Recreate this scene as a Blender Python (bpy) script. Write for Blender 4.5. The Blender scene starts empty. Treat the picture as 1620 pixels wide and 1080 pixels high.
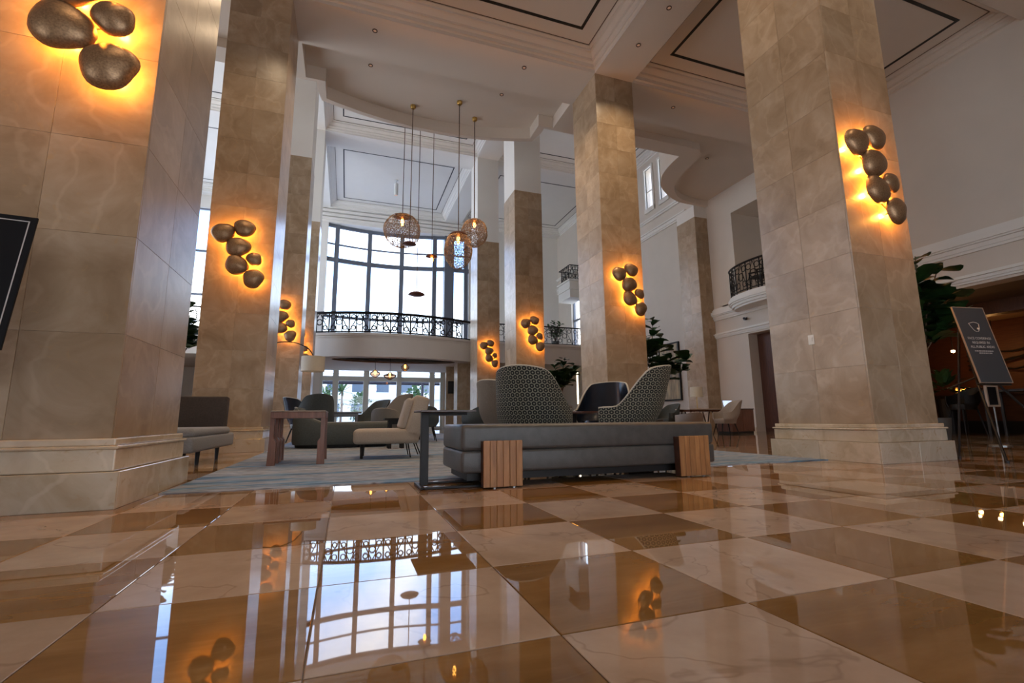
import bpy, bmesh, math, random
from mathutils import Vector, Matrix, Euler
from mathutils.geometry import tessellate_polygon
random.seed(7)
PI = math.pi
SC = bpy.context.scene
COL = SC.collection

# ------------------------------------------------------------------ camera
CAM_H = 0.5
YAW, PITCH, ROLL, FPX = 0.33537, 0.162077, -0.009761, 749.4
def cam_basis():
    cy, sy, cp, sp = math.cos(YAW), math.sin(YAW), math.cos(PITCH), math.sin(PITCH)
    f = Vector((sy*cp, cy*cp, sp)); r = Vector((cy, -sy, 0)); u = r.cross(f)
    c, s = math.cos(ROLL), math.sin(ROLL)
    return r*c + u*s, u*c - r*s, f
CR, CU, CF = cam_basis()
cam_data = bpy.data.cameras.new('camera')
cam = bpy.data.objects.new('camera', cam_data); COL.objects.link(cam)
m = Matrix.Identity(4)
for i in range(3):
    m[i][0], m[i][1], m[i][2] = CR[i], CU[i], -CF[i]
m[2][3] = CAM_H
cam.matrix_world = m
cam_data.sensor_width = 36.0
cam_data.lens = FPX/1620*36
cam_data.clip_start = 0.02; cam_data.clip_end = 400
SC.camera = cam
SC.view_settings.view_transform = 'Standard'
SC.view_settings.look = 'None'
SC.view_settings.gamma = 1.0
SC.view_settings.use_curve_mapping = False
SC.view_settings.exposure = 0.3
SC.cycles.max_bounces = 10
SC.cycles.diffuse_bounces = 6
SC.cycles.glossy_bounces = 5
SC.cycles.transparent_max_bounces = 12
SC.cycles.sample_clamp_indirect = 6.0
SC.cycles.caustics_reflective = False
SC.cycles.caustics_refractive = False

# ------------------------------------------------------------------ sky
WORLD_STRENGTH = 4.6
w = bpy.data.worlds.new('sky'); SC.world = w; w.use_nodes = True
nt = w.node_tree; nt.nodes.clear()
def N(nt, t, **kw):
    n = nt.nodes.new(t)
    for k, v in kw.items():
        setattr(n, k, v)
    return n
tc = N(nt, 'ShaderNodeTexCoord')
sep = N(nt, 'ShaderNodeSeparateXYZ'); nt.links.new(tc.outputs['Generated'], sep.inputs[0])
grad = N(nt, 'ShaderNodeValToRGB'); nt.links.new(sep.outputs['Z'], grad.inputs[0])
grad.color_ramp.elements[0].position = 0.0; grad.color_ramp.elements[0].color = (0.86, 0.92, 1.0, 1)
grad.color_ramp.elements[1].position = 0.8; grad.color_ramp.elements[1].color = (0.10, 0.24, 0.66, 1)
e_ = grad.color_ramp.elements.new(0.20); e_.color = (0.62, 0.80, 1.0, 1)
e_ = grad.color_ramp.elements.new(0.34); e_.color = (0.22, 0.45, 0.90, 1)
cn = N(nt, 'ShaderNodeTexNoise'); cn.inputs['Scale'].default_value = 3.2; cn.inputs['Detail'].default_value = 6
nt.links.new(tc.outputs['Generated'], cn.inputs['Vector'])
cr = N(nt, 'ShaderNodeValToRGB'); nt.links.new(cn.outputs['Fac'], cr.inputs[0])
cr.color_ramp.elements[0].position = 0.46; cr.color_ramp.elements[1].position = 0.66
mix = N(nt, 'ShaderNodeMixRGB'); nt.links.new(cr.outputs[0], mix.inputs[0])
nt.links.new(grad.outputs[0], mix.inputs[1]); mix.inputs[2].default_value = (1.0, 0.98, 0.96, 1)
bg = N(nt, 'ShaderNodeBackground'); nt.links.new(mix.outputs[0], bg.inputs[0]); bg.inputs[1].default_value = WORLD_STRENGTH
wo = N(nt, 'ShaderNodeOutputWorld'); nt.links.new(bg.outputs[0], wo.inputs[0])

FILL_SPOT_W = 160.0
SCONCE_W = 27.0

# ------------------------------------------------------------------ materials
MATS = {}
def newmat(name):
    mt = bpy.data.materials.new(name); mt.use_nodes = True
    MATS[name] = mt
    nt = mt.node_tree
    return mt, nt, nt.nodes['Principled BSDF']
def plain(name, col, rough=0.5, metal=0.0, spec=0.5, noise=0.0, nscale=8.0, bump=0.0, bscale=60.0, coat=0.0):
    mt, nt, b = newmat(name)
    b.inputs['Base Color'].default_value = (*col, 1)
    b.inputs['Roughness'].default_value = rough
    b.inputs['Metallic'].default_value = metal
    b.inputs['Specular IOR Level'].default_value = spec
    b.inputs['Coat Weight'].default_value = coat
    if noise or bump:
        tc = N(nt, 'ShaderNodeTexCoord')
    if noise:
        n = N(nt, 'ShaderNodeTexNoise'); n.inputs['Scale'].default_value = nscale; n.inputs['Detail'].default_value = 4
        nt.links.new(tc.outputs['Object'], n.inputs['Vector'])
        r = N(nt, 'ShaderNodeValToRGB'); nt.links.new(n.outputs['Fac'], r.inputs[0])
        r.color_ramp.elements[0].position = 0.3; r.color_ramp.elements[1].position = 0.7
        r.color_ramp.elements[0].color = (*[max(0, c*(1-noise)) for c in col], 1)
        r.color_ramp.elements[1].color = (*[min(1, c*(1+noise)) for c in col], 1)
        nt.links.new(r.outputs[0], b.inputs['Base Color'])
    if bump:
        n = N(nt, 'ShaderNodeTexNoise'); n.inputs['Scale'].default_value = bscale; n.inputs['Detail'].default_value = 3
        nt.links.new(tc.outputs['Object'], n.inputs['Vector'])
        bp = N(nt, 'ShaderNodeBump'); bp.inputs['Strength'].default_value = bump; bp.inputs['Distance'].default_value = 0.01
        nt.links.new(n.outputs['Fac'], bp.inputs['Height']); nt.links.new(bp.outputs[0], b.inputs['Normal'])
    return mt
def emis(name, col, strength):
    mt, nt, b = newmat(name)
    b.inputs['Base Color'].default_value = (*col, 1)
    b.inputs['Emission Color'].default_value = (*col, 1)
    b.inputs['Emission Strength'].default_value = strength
    return mt
def glassmat(name, tint, gloss=0.08):
    mt, nt, b = newmat(name)
    nt.nodes.remove(b)
    t = N(nt, 'ShaderNodeBsdfTransparent'); t.inputs[0].default_value = (*tint, 1)
    g = N(nt, 'ShaderNodeBsdfGlossy'); g.inputs['Roughness'].default_value = 0.02
    mx = N(nt, 'ShaderNodeMixShader')
    lw = N(nt, 'ShaderNodeLayerWeight'); lw.inputs[0].default_value = 0.15
    mr = N(nt, 'ShaderNodeMapRange'); mr.inputs['To Min'].default_value = gloss*0.5; mr.inputs['To Max'].default_value = gloss*4
    nt.links.new(lw.outputs['Fresnel'], mr.inputs[0]); nt.links.new(mr.outputs[0], mx.inputs[0])
    nt.links.new(t.outputs[0], mx.inputs[1]); nt.links.new(g.outputs[0], mx.inputs[2])
    nt.links.new(mx.outputs[0], nt.nodes['Material Output'].inputs[0])
    return mt
def rnd_vec(nt, scale=(1, 1, 1)):
    """object coordinates shifted by a random amount for each object"""
    tc = N(nt, 'ShaderNodeTexCoord'); oi = N(nt, 'ShaderNodeObjectInfo')
    mul = N(nt, 'ShaderNodeMath', operation='MULTIPLY'); mul.inputs[1].default_value = 57.0
    nt.links.new(oi.outputs['Random'], mul.inputs[0])
    add = N(nt, 'ShaderNodeVectorMath', operation='ADD')
    nt.links.new(tc.outputs['Object'], add.inputs[0]); nt.links.new(mul.outputs[0], add.inputs[1])
    mp = N(nt, 'ShaderNodeMapping'); mp.inputs['Scale'].default_value = scale
    nt.links.new(add.outputs[0], mp.inputs[0])
    return mp.outputs[0], oi
def stone(name, c_dark, c_mid, c_light, rough=0.3, var=0.22, vein=(0.45, 0.3, 0.16), scale=2.2):
    mt, nt, b = newmat(name)
    v, oi = rnd_vec(nt)
    n1 = N(nt, 'ShaderNodeTexNoise'); n1.inputs['Scale'].default_value = scale; n1.inputs['Detail'].default_value = 7; n1.inputs['Roughness'].default_value = 0.62; n1.inputs['Distortion'].default_value = 0.8
    nt.links.new(v, n1.inputs['Vector'])
    r = N(nt, 'ShaderNodeValToRGB'); nt.links.new(n1.outputs['Fac'], r.inputs[0])
    r.color_ramp.elements[0].position = 0.30; r.color_ramp.elements[0].color = (*c_dark, 1)
    r.color_ramp.elements[1].position = 0.72; r.color_ramp.elements[1].color = (*c_light, 1)
    e = r.color_ramp.elements.new(0.5); e.color = (*c_mid, 1)
    # thin rusty blotches
    n2 = N(nt, 'ShaderNodeTexNoise'); n2.inputs['Scale'].default_value = 11; n2.inputs['Detail'].default_value = 5; n2.inputs['Distortion'].default_value = 1.5
    nt.links.new(v, n2.inputs['Vector'])
    r2 = N(nt, 'ShaderNodeValToRGB'); nt.links.new(n2.outputs['Fac'], r2.inputs[0])
    r2.color_ramp.elements[0].position = 0.62; r2.color_ramp.elements[0].color = (0, 0, 0, 1)
    r2.color_ramp.elements[1].position = 0.72; r2.color_ramp.elements[1].color = (0.65, 0.65, 0.65, 1)
    mx = N(nt, 'ShaderNodeMixRGB'); nt.links.new(r2.outputs[0], mx.inputs[0]); nt.links.new(r.outputs[0], mx.inputs[1]); mx.inputs[2].default_value = (*vein, 1)
    # pale brush-like veins
    wv = N(nt, 'ShaderNodeTexWave'); wv.inputs['Scale'].default_value = 0.8; wv.inputs['Distortion'].default_value = 14; wv.inputs['Detail'].default_value = 4; wv.inputs['Detail Scale'].default_value = 1.6
    nt.links.new(v, wv.inputs['Vector'])
    r3 = N(nt, 'ShaderNodeValToRGB'); nt.links.new(wv.outputs['Fac'], r3.inputs[0])
    r3.color_ramp.elements[0].position = 0.93; r3.color_ramp.elements[0].color = (0, 0, 0, 1)
    r3.color_ramp.elements[1].position = 1.0; r3.color_ramp.elements[1].color = (0.22, 0.22, 0.22, 1)
    mx2 = N(nt, 'ShaderNodeMixRGB'); nt.links.new(r3.outputs[0], mx2.inputs[0]); nt.links.new(mx.outputs[0], mx2.inputs[1]); mx2.inputs[2].default_value = (*[min(1, c*1.25) for c in c_light], 1)
    hsv = N(nt, 'ShaderNodeHueSaturation')
    mr = N(nt, 'ShaderNodeMapRange'); mr.inputs['To Min'].default_value = 1-var; mr.inputs['To Max'].default_value = 1+var
    nt.links.new(oi.outputs['Random'], mr.inputs[0]); nt.links.new(mr.outputs[0], hsv.inputs['Value'])
    nt.links.new(mx2.outputs[0], hsv.inputs['Color'])
    nt.links.new(hsv.outputs[0], b.inputs['Base Color'])
    b.inputs['Roughness'].default_value = rough
    return mt
def tilemat(name, base, light, dark, veincol, vein_amt, rough=0.05, streak=(1, 1, 1), var=0.1):
    mt, nt, b = newmat(name)
    v, oi = rnd_vec(nt, streak)
    n1 = N(nt, 'ShaderNodeTexNoise'); n1.inputs['Scale'].default_value = 4; n1.inputs['Detail'].default_value = 7; n1.inputs['Roughness'].default_value = 0.6
    nt.links.new(v, n1.inputs['Vector'])
    r = N(nt, 'ShaderNodeValToRGB'); nt.links.new(n1.outputs['Fac'], r.inputs[0])
    r.color_ramp.elements[0].position = 0.32; r.color_ramp.elements[0].color = (*dark, 1)
    r.color_ramp.elements[1].position = 0.70; r.color_ramp.elements[1].color = (*light, 1)
    e = r.color_ramp.elements.new(0.5); e.color = (*base, 1)
    tc = N(nt, 'ShaderNodeTexCoord')
    wv = N(nt, 'ShaderNodeTexNoise'); wv.inputs['Scale'].default_value = 2.2; wv.inputs['Detail'].default_value = 4; wv.inputs['Distortion'].default_value = 0.35
    nt.links.new(v, wv.inputs['Vector'])
    ab = N(nt, 'ShaderNodeMath', operation='SUBTRACT'); nt.links.new(wv.outputs['Fac'], ab.inputs[0]); ab.inputs[1].default_value = 0.5
    ab2 = N(nt, 'ShaderNodeMath', operation='ABSOLUTE'); nt.links.new(ab.outputs[0], ab2.inputs[0])
    r3 = N(nt, 'ShaderNodeValToRGB'); nt.links.new(ab2.outputs[0], r3.inputs[0])
    r3.color_ramp.elements[0].position = 0.0; r3.color_ramp.elements[0].color = (vein_amt,)*3 + (1,)
    r3.color_ramp.elements[1].position = 0.012; r3.color_ramp.elements[1].color = (0, 0, 0, 1)
    mx = N(nt, 'ShaderNodeMixRGB'); nt.links.new(r3.outputs[0], mx.inputs[0]); nt.links.new(r.outputs[0], mx.inputs[1]); mx.inputs[2].default_value = (*veincol, 1)
    hsv = N(nt, 'ShaderNodeHueSaturation')
    mr = N(nt, 'ShaderNodeMapRange'); mr.inputs['To Min'].default_value = 1-var; mr.inputs['To Max'].default_value = 1+var
    nt.links.new(oi.outputs['Random'], mr.inputs[0]); nt.links.new(mr.outputs[0], hsv.inputs['Value'])
    nt.links.new(mx.outputs[0], hsv.inputs['Color']); nt.links.new(hsv.outputs[0], b.inputs['Base Color'])
    b.inputs['Roughness'].default_value = rough
    b.inputs['IOR'].default_value = 1.5
    nb = N(nt, 'ShaderNodeTexNoise'); nb.inputs['Scale'].default_value = 2.5
    nt.links.new(v, nb.inputs['Vector'])
    bp = N(nt, 'ShaderNodeBump'); bp.inputs['Strength'].default_value = 0.012; bp.inputs['Distance'].default_value = 0.02
    nt.links.new(nb.outputs['Fac'], bp.inputs['Height']); nt.links.new(bp.outputs[0], b.inputs['Normal'])
    return mt
def woodmat(name, c1, c2, axis='Z', rough=0.4, scale=14):
    mt, nt, b = newmat(name)
    sc = {'X': (0.12, 1, 1), 'Y': (1, 0.12, 1), 'Z': (1, 1, 0.12)}[axis]
    v, oi = rnd_vec(nt, sc)
    n = N(nt, 'ShaderNodeTexNoise'); n.inputs['Scale'].default_value = scale*2; n.inputs['Detail'].default_value = 5; n.inputs['Distortion'].default_value = 0.6
    nt.links.new(v, n.inputs['Vector'])
    r = N(nt, 'ShaderNodeValToRGB'); nt.links.new(n.outputs['Fac'], r.inputs[0])
    r.color_ramp.elements[0].position = 0.3; r.color_ramp.elements[0].color = (*c1, 1)
    r.color_ramp.elements[1].position = 0.7; r.color_ramp.elements[1].color = (*c2, 1)
    hsv = N(nt, 'ShaderNodeHueSaturation')
    mr = N(nt, 'ShaderNodeMapRange'); mr.inputs['To Min'].default_value = 0.88; mr.inputs['To Max'].default_value = 1.12
    nt.links.new(oi.outputs['Random'], mr.inputs[0]); nt.links.new(mr.outputs[0], hsv.inputs['Value'])
    nt.links.new(r.outputs[0], hsv.inputs['Color']); nt.links.new(hsv.outputs[0], b.inputs['Base Color'])
    b.inputs['Roughness'].default_value = rough
    return mt

STONE = stone('travertine', (0.295, 0.20, 0.115), (0.39, 0.28, 0.178), (0.475, 0.365, 0.255), 0.28, 0.11)
STONE_BASE = stone('plinth_stone', (0.44, 0.34, 0.22), (0.56, 0.46, 0.33), (0.64, 0.55, 0.43), 0.16, 0.08)
T_LIGHT = tilemat('cream_marble', (0.385, 0.275, 0.205), (0.44, 0.325, 0.245), (0.33, 0.23, 0.165), (0.16, 0.085, 0.045), 0.38, 0.018, (1.0, 1.0, 1.0))
T_BROWN = tilemat('ochre_marble', (0.205, 0.104, 0.032), (0.265, 0.145, 0.052), (0.155, 0.075, 0.020), (0.38, 0.22, 0.08), 0.10, 0.018, (0.35, 1.4, 1.0))
GROUT = plain('grout', (0.22, 0.15, 0.09), 0.6)
PLASTER = plain('plaster', (0.67, 0.60, 0.525), 0.75, noise=0.02, nscale=1.5)
PLASTER_W = plain('white_plaster', (0.80, 0.775, 0.73), 0.7, noise=0.015, nscale=1.5)
CEIL = plain('ceiling_paint', (0.70, 0.615, 0.53), 0.85, noise=0.02, nscale=0.8)
BLACK = plain('black_inlay', (0.008, 0.007, 0.007), 0.5)
BRONZE_LINE = plain('bronze_line', (0.10, 0.055, 0.03), 0.5)
LEATHER = plain('charcoal_leather', (0.072, 0.067, 0.062), 0.42, noise=0.15, nscale=14, bump=0.12, bscale=180)
DKLEATHER = plain('navy_leather', (0.012, 0.017, 0.030), 0.22, noise=0.1, nscale=6)
GREYFAB = plain('grey_fabric', (0.24, 0.235, 0.235), 0.85, noise=0.12, nscale=60, bump=0.2, bscale=400)
DARKFAB = plain('brown_fabric', (0.050, 0.036, 0.030), 0.85, noise=0.2, nscale=50, bump=0.2, bscale=300)
GREENFAB = plain('slate_fabric', (0.075, 0.085, 0.085), 0.85, noise=0.15, nscale=50, bump=0.2, bscale=300)
BEIGEFAB = plain('beige_fabric', (0.40, 0.33, 0.27), 0.85, noise=0.08, nscale=70, bump=0.25, bscale=400)
TAUPEFAB = plain('taupe_fabric', (0.27, 0.235, 0.20), 0.85, noise=0.1, nscale=70, bump=0.25, bscale=400)
PIPING = plain('pale_piping', (0.42, 0.38, 0.33), 0.5)
BLKMETAL = plain('black_metal', (0.010, 0.008, 0.008), 0.5, spec=0.35)
STEEL = plain('brushed_steel', (0.30, 0.29, 0.28), 0.35, metal=0.9)
BRONZE = plain('bronze', (0.36, 0.22, 0.12), 0.42, metal=0.75, noise=0.3, nscale=14)
BRASS = plain('brass', (0.52, 0.33, 0.10), 0.30, metal=1.0)
BRONZE_CAP = plain('copper_cap', (0.16, 0.060, 0.040), 0.35, metal=0.6)
DARKWIRE = plain('dark_wire', (0.02, 0.014, 0.012), 0.5)
WOOD_SLAT = woodmat('teak', (0.30, 0.125, 0.040), (0.48, 0.225, 0.08), 'Z', 0.42)
WOOD_RED = woodmat('walnut_red', (0.125, 0.045, 0.026), (0.22, 0.085, 0.05), 'Z', 0.38)
WOOD_DARK = woodmat('dark_walnut', (0.030, 0.014, 0.010), (0.065, 0.030, 0.020), 'X', 0.3)
WOOD_DOOR = woodmat('door_wood', (0.060, 0.020, 0.012), (0.11, 0.040, 0.022), 'Z', 0.4)
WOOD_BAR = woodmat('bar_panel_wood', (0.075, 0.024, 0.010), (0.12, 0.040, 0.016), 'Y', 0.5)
LEAF = plain('fig_leaf', (0.022, 0.065, 0.018), 0.38, noise=0.35, nscale=9)
LEAF2 = plain('shrub_leaf', (0.06, 0.13, 0.04), 0.5, noise=0.3, nscale=9)
BARK = plain('bark', (0.14, 0.09, 0.055), 0.8, noise=0.3, nscale=20)
POT = plain('pot_ceramic', (0.09, 0.085, 0.08), 0.5)
SOIL = plain('soil', (0.03, 0.02, 0.014), 0.95)
SHADE = plain('lamp_linen', (0.62, 0.55, 0.43), 0.8, noise=0.05, nscale=60)
BULB = emis('filament_bulb', (1.0, 0.42, 0.07), 14.0)
GLOWWARM = emis('warm_glow', (1.0, 0.36, 0.05), 4.0)
SPOTGLOW = emis('dim_lens_glow', (0.9, 0.6, 0.4), 0.12)
SLOT = emis('light_slot_glow', (1.0, 0.82, 0.55), 5.0)
GLASS = glassmat('window_glass', (0.97, 0.985, 1.0), 0.05)
AMBER = glassmat('amber_glass', (0.92, 0.72, 0.55), 0.25)
FRAME = plain('window_frame_paint', (0.13, 0.145, 0.18), 0.5)
FRAME_W = plain('white_frame_paint', (0.72, 0.75, 0.70), 0.5)
SIGNBLK = plain('sign_board', (0.045, 0.047, 0.055), 0.35)
SIGNBLK2 = plain('sign_board_black', (0.006, 0.006, 0.008), 0.6, spec=0.2)
SIGNTXT = plain('sign_print', (0.55, 0.53, 0.52), 0.6)
SIGNEDGE = plain('sign_edge', (0.40, 0.31, 0.24), 0.5)
TVBLK = plain('screen_black', (0.006, 0.006, 0.008), 0.2)
SCREEN = emis('lit_screen', (0.62, 0.76, 1.0), 0.9)
CARDW = plain('white_card', (0.8, 0.78, 0.72), 0.6)
TERRACE = plain('terrace_paving', (0.55, 0.53, 0.50), 0.8, noise=0.08, nscale=2)
FACADE = plain('facade_render', (0.72, 0.72, 0.70), 0.8, noise=0.03, nscale=1)
FAC_WIN = plain('facade_window', (0.10, 0.13, 0.16), 0.15)
PERGOLA = plain('pergola_steel', (0.04, 0.035, 0.05), 0.5)
AWNING = plain('awning_canvas', (0.46, 0.40, 0.40), 0.8)
REDFLAG = plain('red_flag_cloth', (0.5, 0.02, 0.03), 0.8)
WALLPALE = plain('pale_blue_plaster', (0.74, 0.75, 0.74), 0.7)

def fabric_pattern():
    mt, nt, b = newmat('pebble_weave_fabric')
    tc = N(nt, 'ShaderNodeTexCoord')
    # hexagonal lattice of dots: distance to the nearest of two interleaved rectangular grids
    S = (1.0, 1.7320508, 1.0); HS = (0.5, 0.8660254, 0.0)
    sc = N(nt, 'ShaderNodeVectorMath', operation='SCALE'); sc.inputs['Scale'].default_value = 19.0
    nt.links.new(tc.outputs['UV'], sc.inputs[0])
    lens = []
    for off in ((100.0, 173.20508, 0.0), (100.5, 174.0711, 0.0)):
        ad = N(nt, 'ShaderNodeVectorMath', operation='ADD'); ad.inputs[1].default_value = off; nt.links.new(sc.outputs[0], ad.inputs[0])
        mo = N(nt, 'ShaderNodeVectorMath', operation='MODULO'); mo.inputs[1].default_value = S; nt.links.new(ad.outputs[0], mo.inputs[0])
        su = N(nt, 'ShaderNodeVectorMath', operation='SUBTRACT'); su.inputs[1].default_value = HS; nt.links.new(mo.outputs[0], su.inputs[0])
        le = N(nt, 'ShaderNodeVectorMath', operation='LENGTH'); nt.links.new(su.outputs[0], le.inputs[0]); lens.append(le)
    vo = N(nt, 'ShaderNodeMath', operation='MINIMUM')
    nt.links.new(lens[0].outputs['Value'], vo.inputs[0]); nt.links.new(lens[1].outputs['Value'], vo.inputs[1])
    r = N(nt, 'ShaderNodeValToRGB'); nt.links.new(vo.outputs[0], r.inputs[0])
    els = r.color_ramp.elements
    els[0].position = 0.0; els[0].color = (0.26, 0.24, 0.18, 1)
    els[1].position = 0.13; els[1].color = (0.26, 0.24, 0.18, 1)
    for p, c in ((0.17, (0.008, 0.008, 0.007, 1)), (0.42, (0.008, 0.008, 0.007, 1)), (0.46, (0.26, 0.24, 0.18, 1)), (0.9, (0.30, 0.27, 0.21, 1))):
        e = els.new(p); e.color = c
    nt.links.new(r.outputs[0], b.inputs['Base Color'])
    b.inputs['Roughness'].default_value = 0.8
    bp = N(nt, 'ShaderNodeBump'); bp.inputs['Strength'].default_value = 0.15; bp.inputs['Distance'].default_value = 0.004
    nt.links.new(vo.outputs[0], bp.inputs['Height']); nt.links.new(bp.outputs[0], b.inputs['Normal'])
    return mt
PATTERN = fabric_pattern()
def rugmat():
    mt, nt, b = newmat('striped_carpet')
    tc = N(nt, 'ShaderNodeTexCoord')
    mp = N(nt, 'ShaderNodeMapping'); mp.inputs['Scale'].default_value = (0.22, 2.6, 1)
    nt.links.new(tc.outputs['Object'], mp.inputs[0])
    n = N(nt, 'ShaderNodeTexNoise'); n.inputs['Scale'].default_value = 1.5; n.inputs['Detail'].default_value = 5; n.inputs['Roughness'].default_value = 0.8
    nt.links.new(mp.outputs[0], n.inputs['Vector'])
    r = N(nt, 'ShaderNodeValToRGB'); nt.links.new(n.outputs['Fac'], r.inputs[0])
    els = r.color_ramp.elements
    els[0].position = 0.32; els[0].color = (0.020, 0.026, 0.038, 1)
    els[1].position = 0.72; els[1].color = (0.52, 0.52, 0.55, 1)
    for p, c in ((0.38, (0.05, 0.085, 0.14, 1)), (0.43, (0.09, 0.21, 0.34, 1)), (0.47, (0.29, 0.33, 0.40, 1)), (0.50, (0.10, 0.10, 0.12, 1)), (0.54, (0.36, 0.38, 0.43, 1)), (0.59, (0.12, 0.15, 0.20, 1)), (0.64, (0.44, 0.47, 0.54, 1))):
        e = els.new(p); e.color = c
    nt.links.new(r.outputs[0], b.inputs['Base Color'])
    b.inputs['Roughness'].default_value = 0.95
    n2 = N(nt, 'ShaderNodeTexNoise'); n2.inputs['Scale'].default_value = 250
    nt.links.new(tc.outputs['Object'], n2.inputs['Vector'])
    bp = N(nt, 'ShaderNodeBump'); bp.inputs['Strength'].default_value = 0.35; bp.inputs['Distance'].default_value = 0.006
    nt.links.new(n2.outputs['Fac'], bp.inputs['Height']); nt.links.new(bp.outputs[0], b.inputs['Normal'])
    return mt
RUG = rugmat()
def artmat():
    mt, nt, b = newmat('abstract_canvas')
    tc = N(nt, 'ShaderNodeTexCoord')
    mp = N(nt, 'ShaderNodeMapping'); mp.inputs['Scale'].default_value = (1, 5, 0.8)
    nt.links.new(tc.outputs['Object'], mp.inputs[0])
    n = N(nt, 'ShaderNodeTexNoise'); n.inputs['Scale'].default_value = 1.6; n.inputs['Detail'].default_value = 5
    nt.links.new(mp.outputs[0], n.inputs['Vector'])
    r = N(nt, 'ShaderNodeValToRGB'); nt.links.new(n.outputs['Fac'], r.inputs[0])
    r.color_ramp.elements[0].position = 0.3; r.color_ramp.elements[0].color = (0.20, 0.17, 0.14, 1)
    r.color_ramp.elements[1].position = 0.65; r.color_ramp.elements[1].color = (0.62, 0.48, 0.28, 1)
    nt.links.new(r.outputs[0], b.inputs['Base Color'])
    return mt
ARTM = artmat()

# ------------------------------------------------------------------ mesh helpers
class MB:
    def __init__(s): s.v = []; s.f = []; s.mi = []
    def addv(s, vs, fs, M=None, mi=0):
        o = len(s.v)
        s.v += [tuple(M @ Vector(p)) if M is not None else tuple(p) for p in vs]
        s.f += [tuple(i+o for i in f) for f in fs]; s.mi += [mi]*len(fs)
    def bm(s, b, M=None, mi=0):
        b.verts.index_update()
        s.addv([v.co for v in b.verts], [[v.index for v in f.verts] for f in b.faces], M, mi); b.free()
    def box(s, x0, x1, y0, y1, z0, z1, bev=0, seg=2, M=None, mi=0):
        if x1 < x0: x0, x1 = x1, x0
        if y1 < y0: y0, y1 = y1, y0
        if z1 < z0: z0, z1 = z1, z0
        if not bev:
            vs = [(x, y, z) for x in (x0, x1) for y in (y0, y1) for z in (z0, z1)]
            s.addv(vs, [(0, 1, 3, 2), (4, 6, 7, 5), (0, 4, 5, 1), (2, 3, 7, 6), (0, 2, 6, 4), (1, 5, 7, 3)], M, mi)
        else:
            b = bmesh.new(); bmesh.ops.create_cube(b, size=1)
            for v in b.verts:
                v.co = Vector(((x0+x1)/2+v.co.x*(x1-x0), (y0+y1)/2+v.co.y*(y1-y0), (z0+z1)/2+v.co.z*(z1-z0)))
            bmesh.ops.bevel(b, geom=list(b.edges), offset=min(bev, (x1-x0)*.49, (y1-y0)*.49, (z1-z0)*.49), segments=seg, affect='EDGES', profile=0.5)
            s.bm(b, M, mi)
        return s
    def tube(s, pts, r, n=8, cap=True, M=None, mi=0, closed=False):
        pts = [Vector(p) for p in pts]; rs = r if isinstance(r, (list, tuple)) else [r]*len(pts)
        vs = []; fs = []; L = len(pts); up = None
        for i, p in enumerate(pts):
            a = pts[(i-1) % L] if (closed or i > 0) else p
            c = pts[(i+1) % L] if (closed or i < L-1) else p
            d = (c-a).normalized()
            if up is None:
                up = Vector((0, 0, 1)) if abs(d.z) < .9 else Vector((1, 0, 0))
            x = d.cross(up)
            if x.length < 1e-4: x = d.cross(Vector((1, 0, 0)))
            x.normalize(); y = x.cross(d).normalized(); up = y
            for k in range(n):
                t = 2*PI*k/n
                vs.append(p + x*(math.cos(t)*rs[i]) + y*(math.sin(t)*rs[i]))
        for i in range(L if closed else L-1):
            for k in range(n):
                a, b_ = i*n+k, i*n+(k+1) % n; j = ((i+1) % L)*n
                fs.append((a, b_, j+(k+1) % n, j+k))
        if cap and not closed:
            fs.append(tuple(range(n-1, -1, -1))); fs.append(tuple(range((L-1)*n, L*n)))
        s.addv(vs, fs, M, mi); return s
    def lathe(s, prof, n=24, M=None, mi=0, cx=0, cy=0):
        vs = []; fs = []; rows = []
        for (r, z) in prof:
            if r < 1e-6: rows.append([len(vs)]); vs.append((cx, cy, z))
            else:
                rows.append(list(range(len(vs), len(vs)+n)))
                vs += [(cx+r*math.cos(2*PI*k/n), cy+r*math.sin(2*PI*k/n), z) for k in range(n)]
        for a, b_ in zip(rows, rows[1:]):
            for k in range(n):
                k2 = (k+1) % n
                if len(a) == 1 and len(b_) == 1: continue
                if len(a) == 1: fs.append((a[0], b_[k2], b_[k]))
                elif len(b_) == 1: fs.append((a[k], a[k2], b_[0]))
                else: fs.append((a[k], a[k2], b_[k2], b_[k]))
        s.addv(vs, fs, M, mi); return s
    def prism(s, poly, z0, z1, M=None, mi=0, caps=True):
        n = len(poly); vs = [(x, y, z0) for x, y in poly]+[(x, y, z1) for x, y in poly]
        fs = [(i, (i+1) % n, n+(i+1) % n, n+i) for i in range(n)]
        if caps:
            tri = tessellate_polygon([[Vector((x, y, 0)) for x, y in poly]])
            fs += [tuple(reversed(t)) for t in tri]+[tuple(n+i for i in t) for t in tri]
        s.addv(vs, fs, M, mi); return s
    def grid(s, fn, nu, nv, M=None, mi=0, flip=False):
        vs = [fn(i/nu, j/nv) for i in range(nu+1) for j in range(nv+1)]; fs = []
        for i in range(nu):
            for j in range(nv):
                a = i*(nv+1)+j; q = (a, a+1, a+nv+2, a+nv+1); fs.append(q[::-1] if flip else q)
        s.addv(vs, fs, M, mi); return s
    def mesh(s, name, mats, smooth=None):
        me = bpy.data.meshes.new(name); me.from_pydata(s.v, [], s.f)
        ms = mats if isinstance(mats, (list, tuple)) else [mats]
        for q in ms: me.materials.append(q)
        if len(ms) > 1:
            me.polygons.foreach_set('material_index', s.mi)
        b = bmesh.new(); b.from_mesh(me); bmesh.ops.recalc_face_normals(b, faces=b.faces); b.to_mesh(me); b.free()
        if smooth is not None:
            me.polygons.foreach_set('use_smooth', [True]*len(me.polygons))
            me.set_sharp_from_angle(angle=math.radians(smooth))
        me.update(); return me
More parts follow.
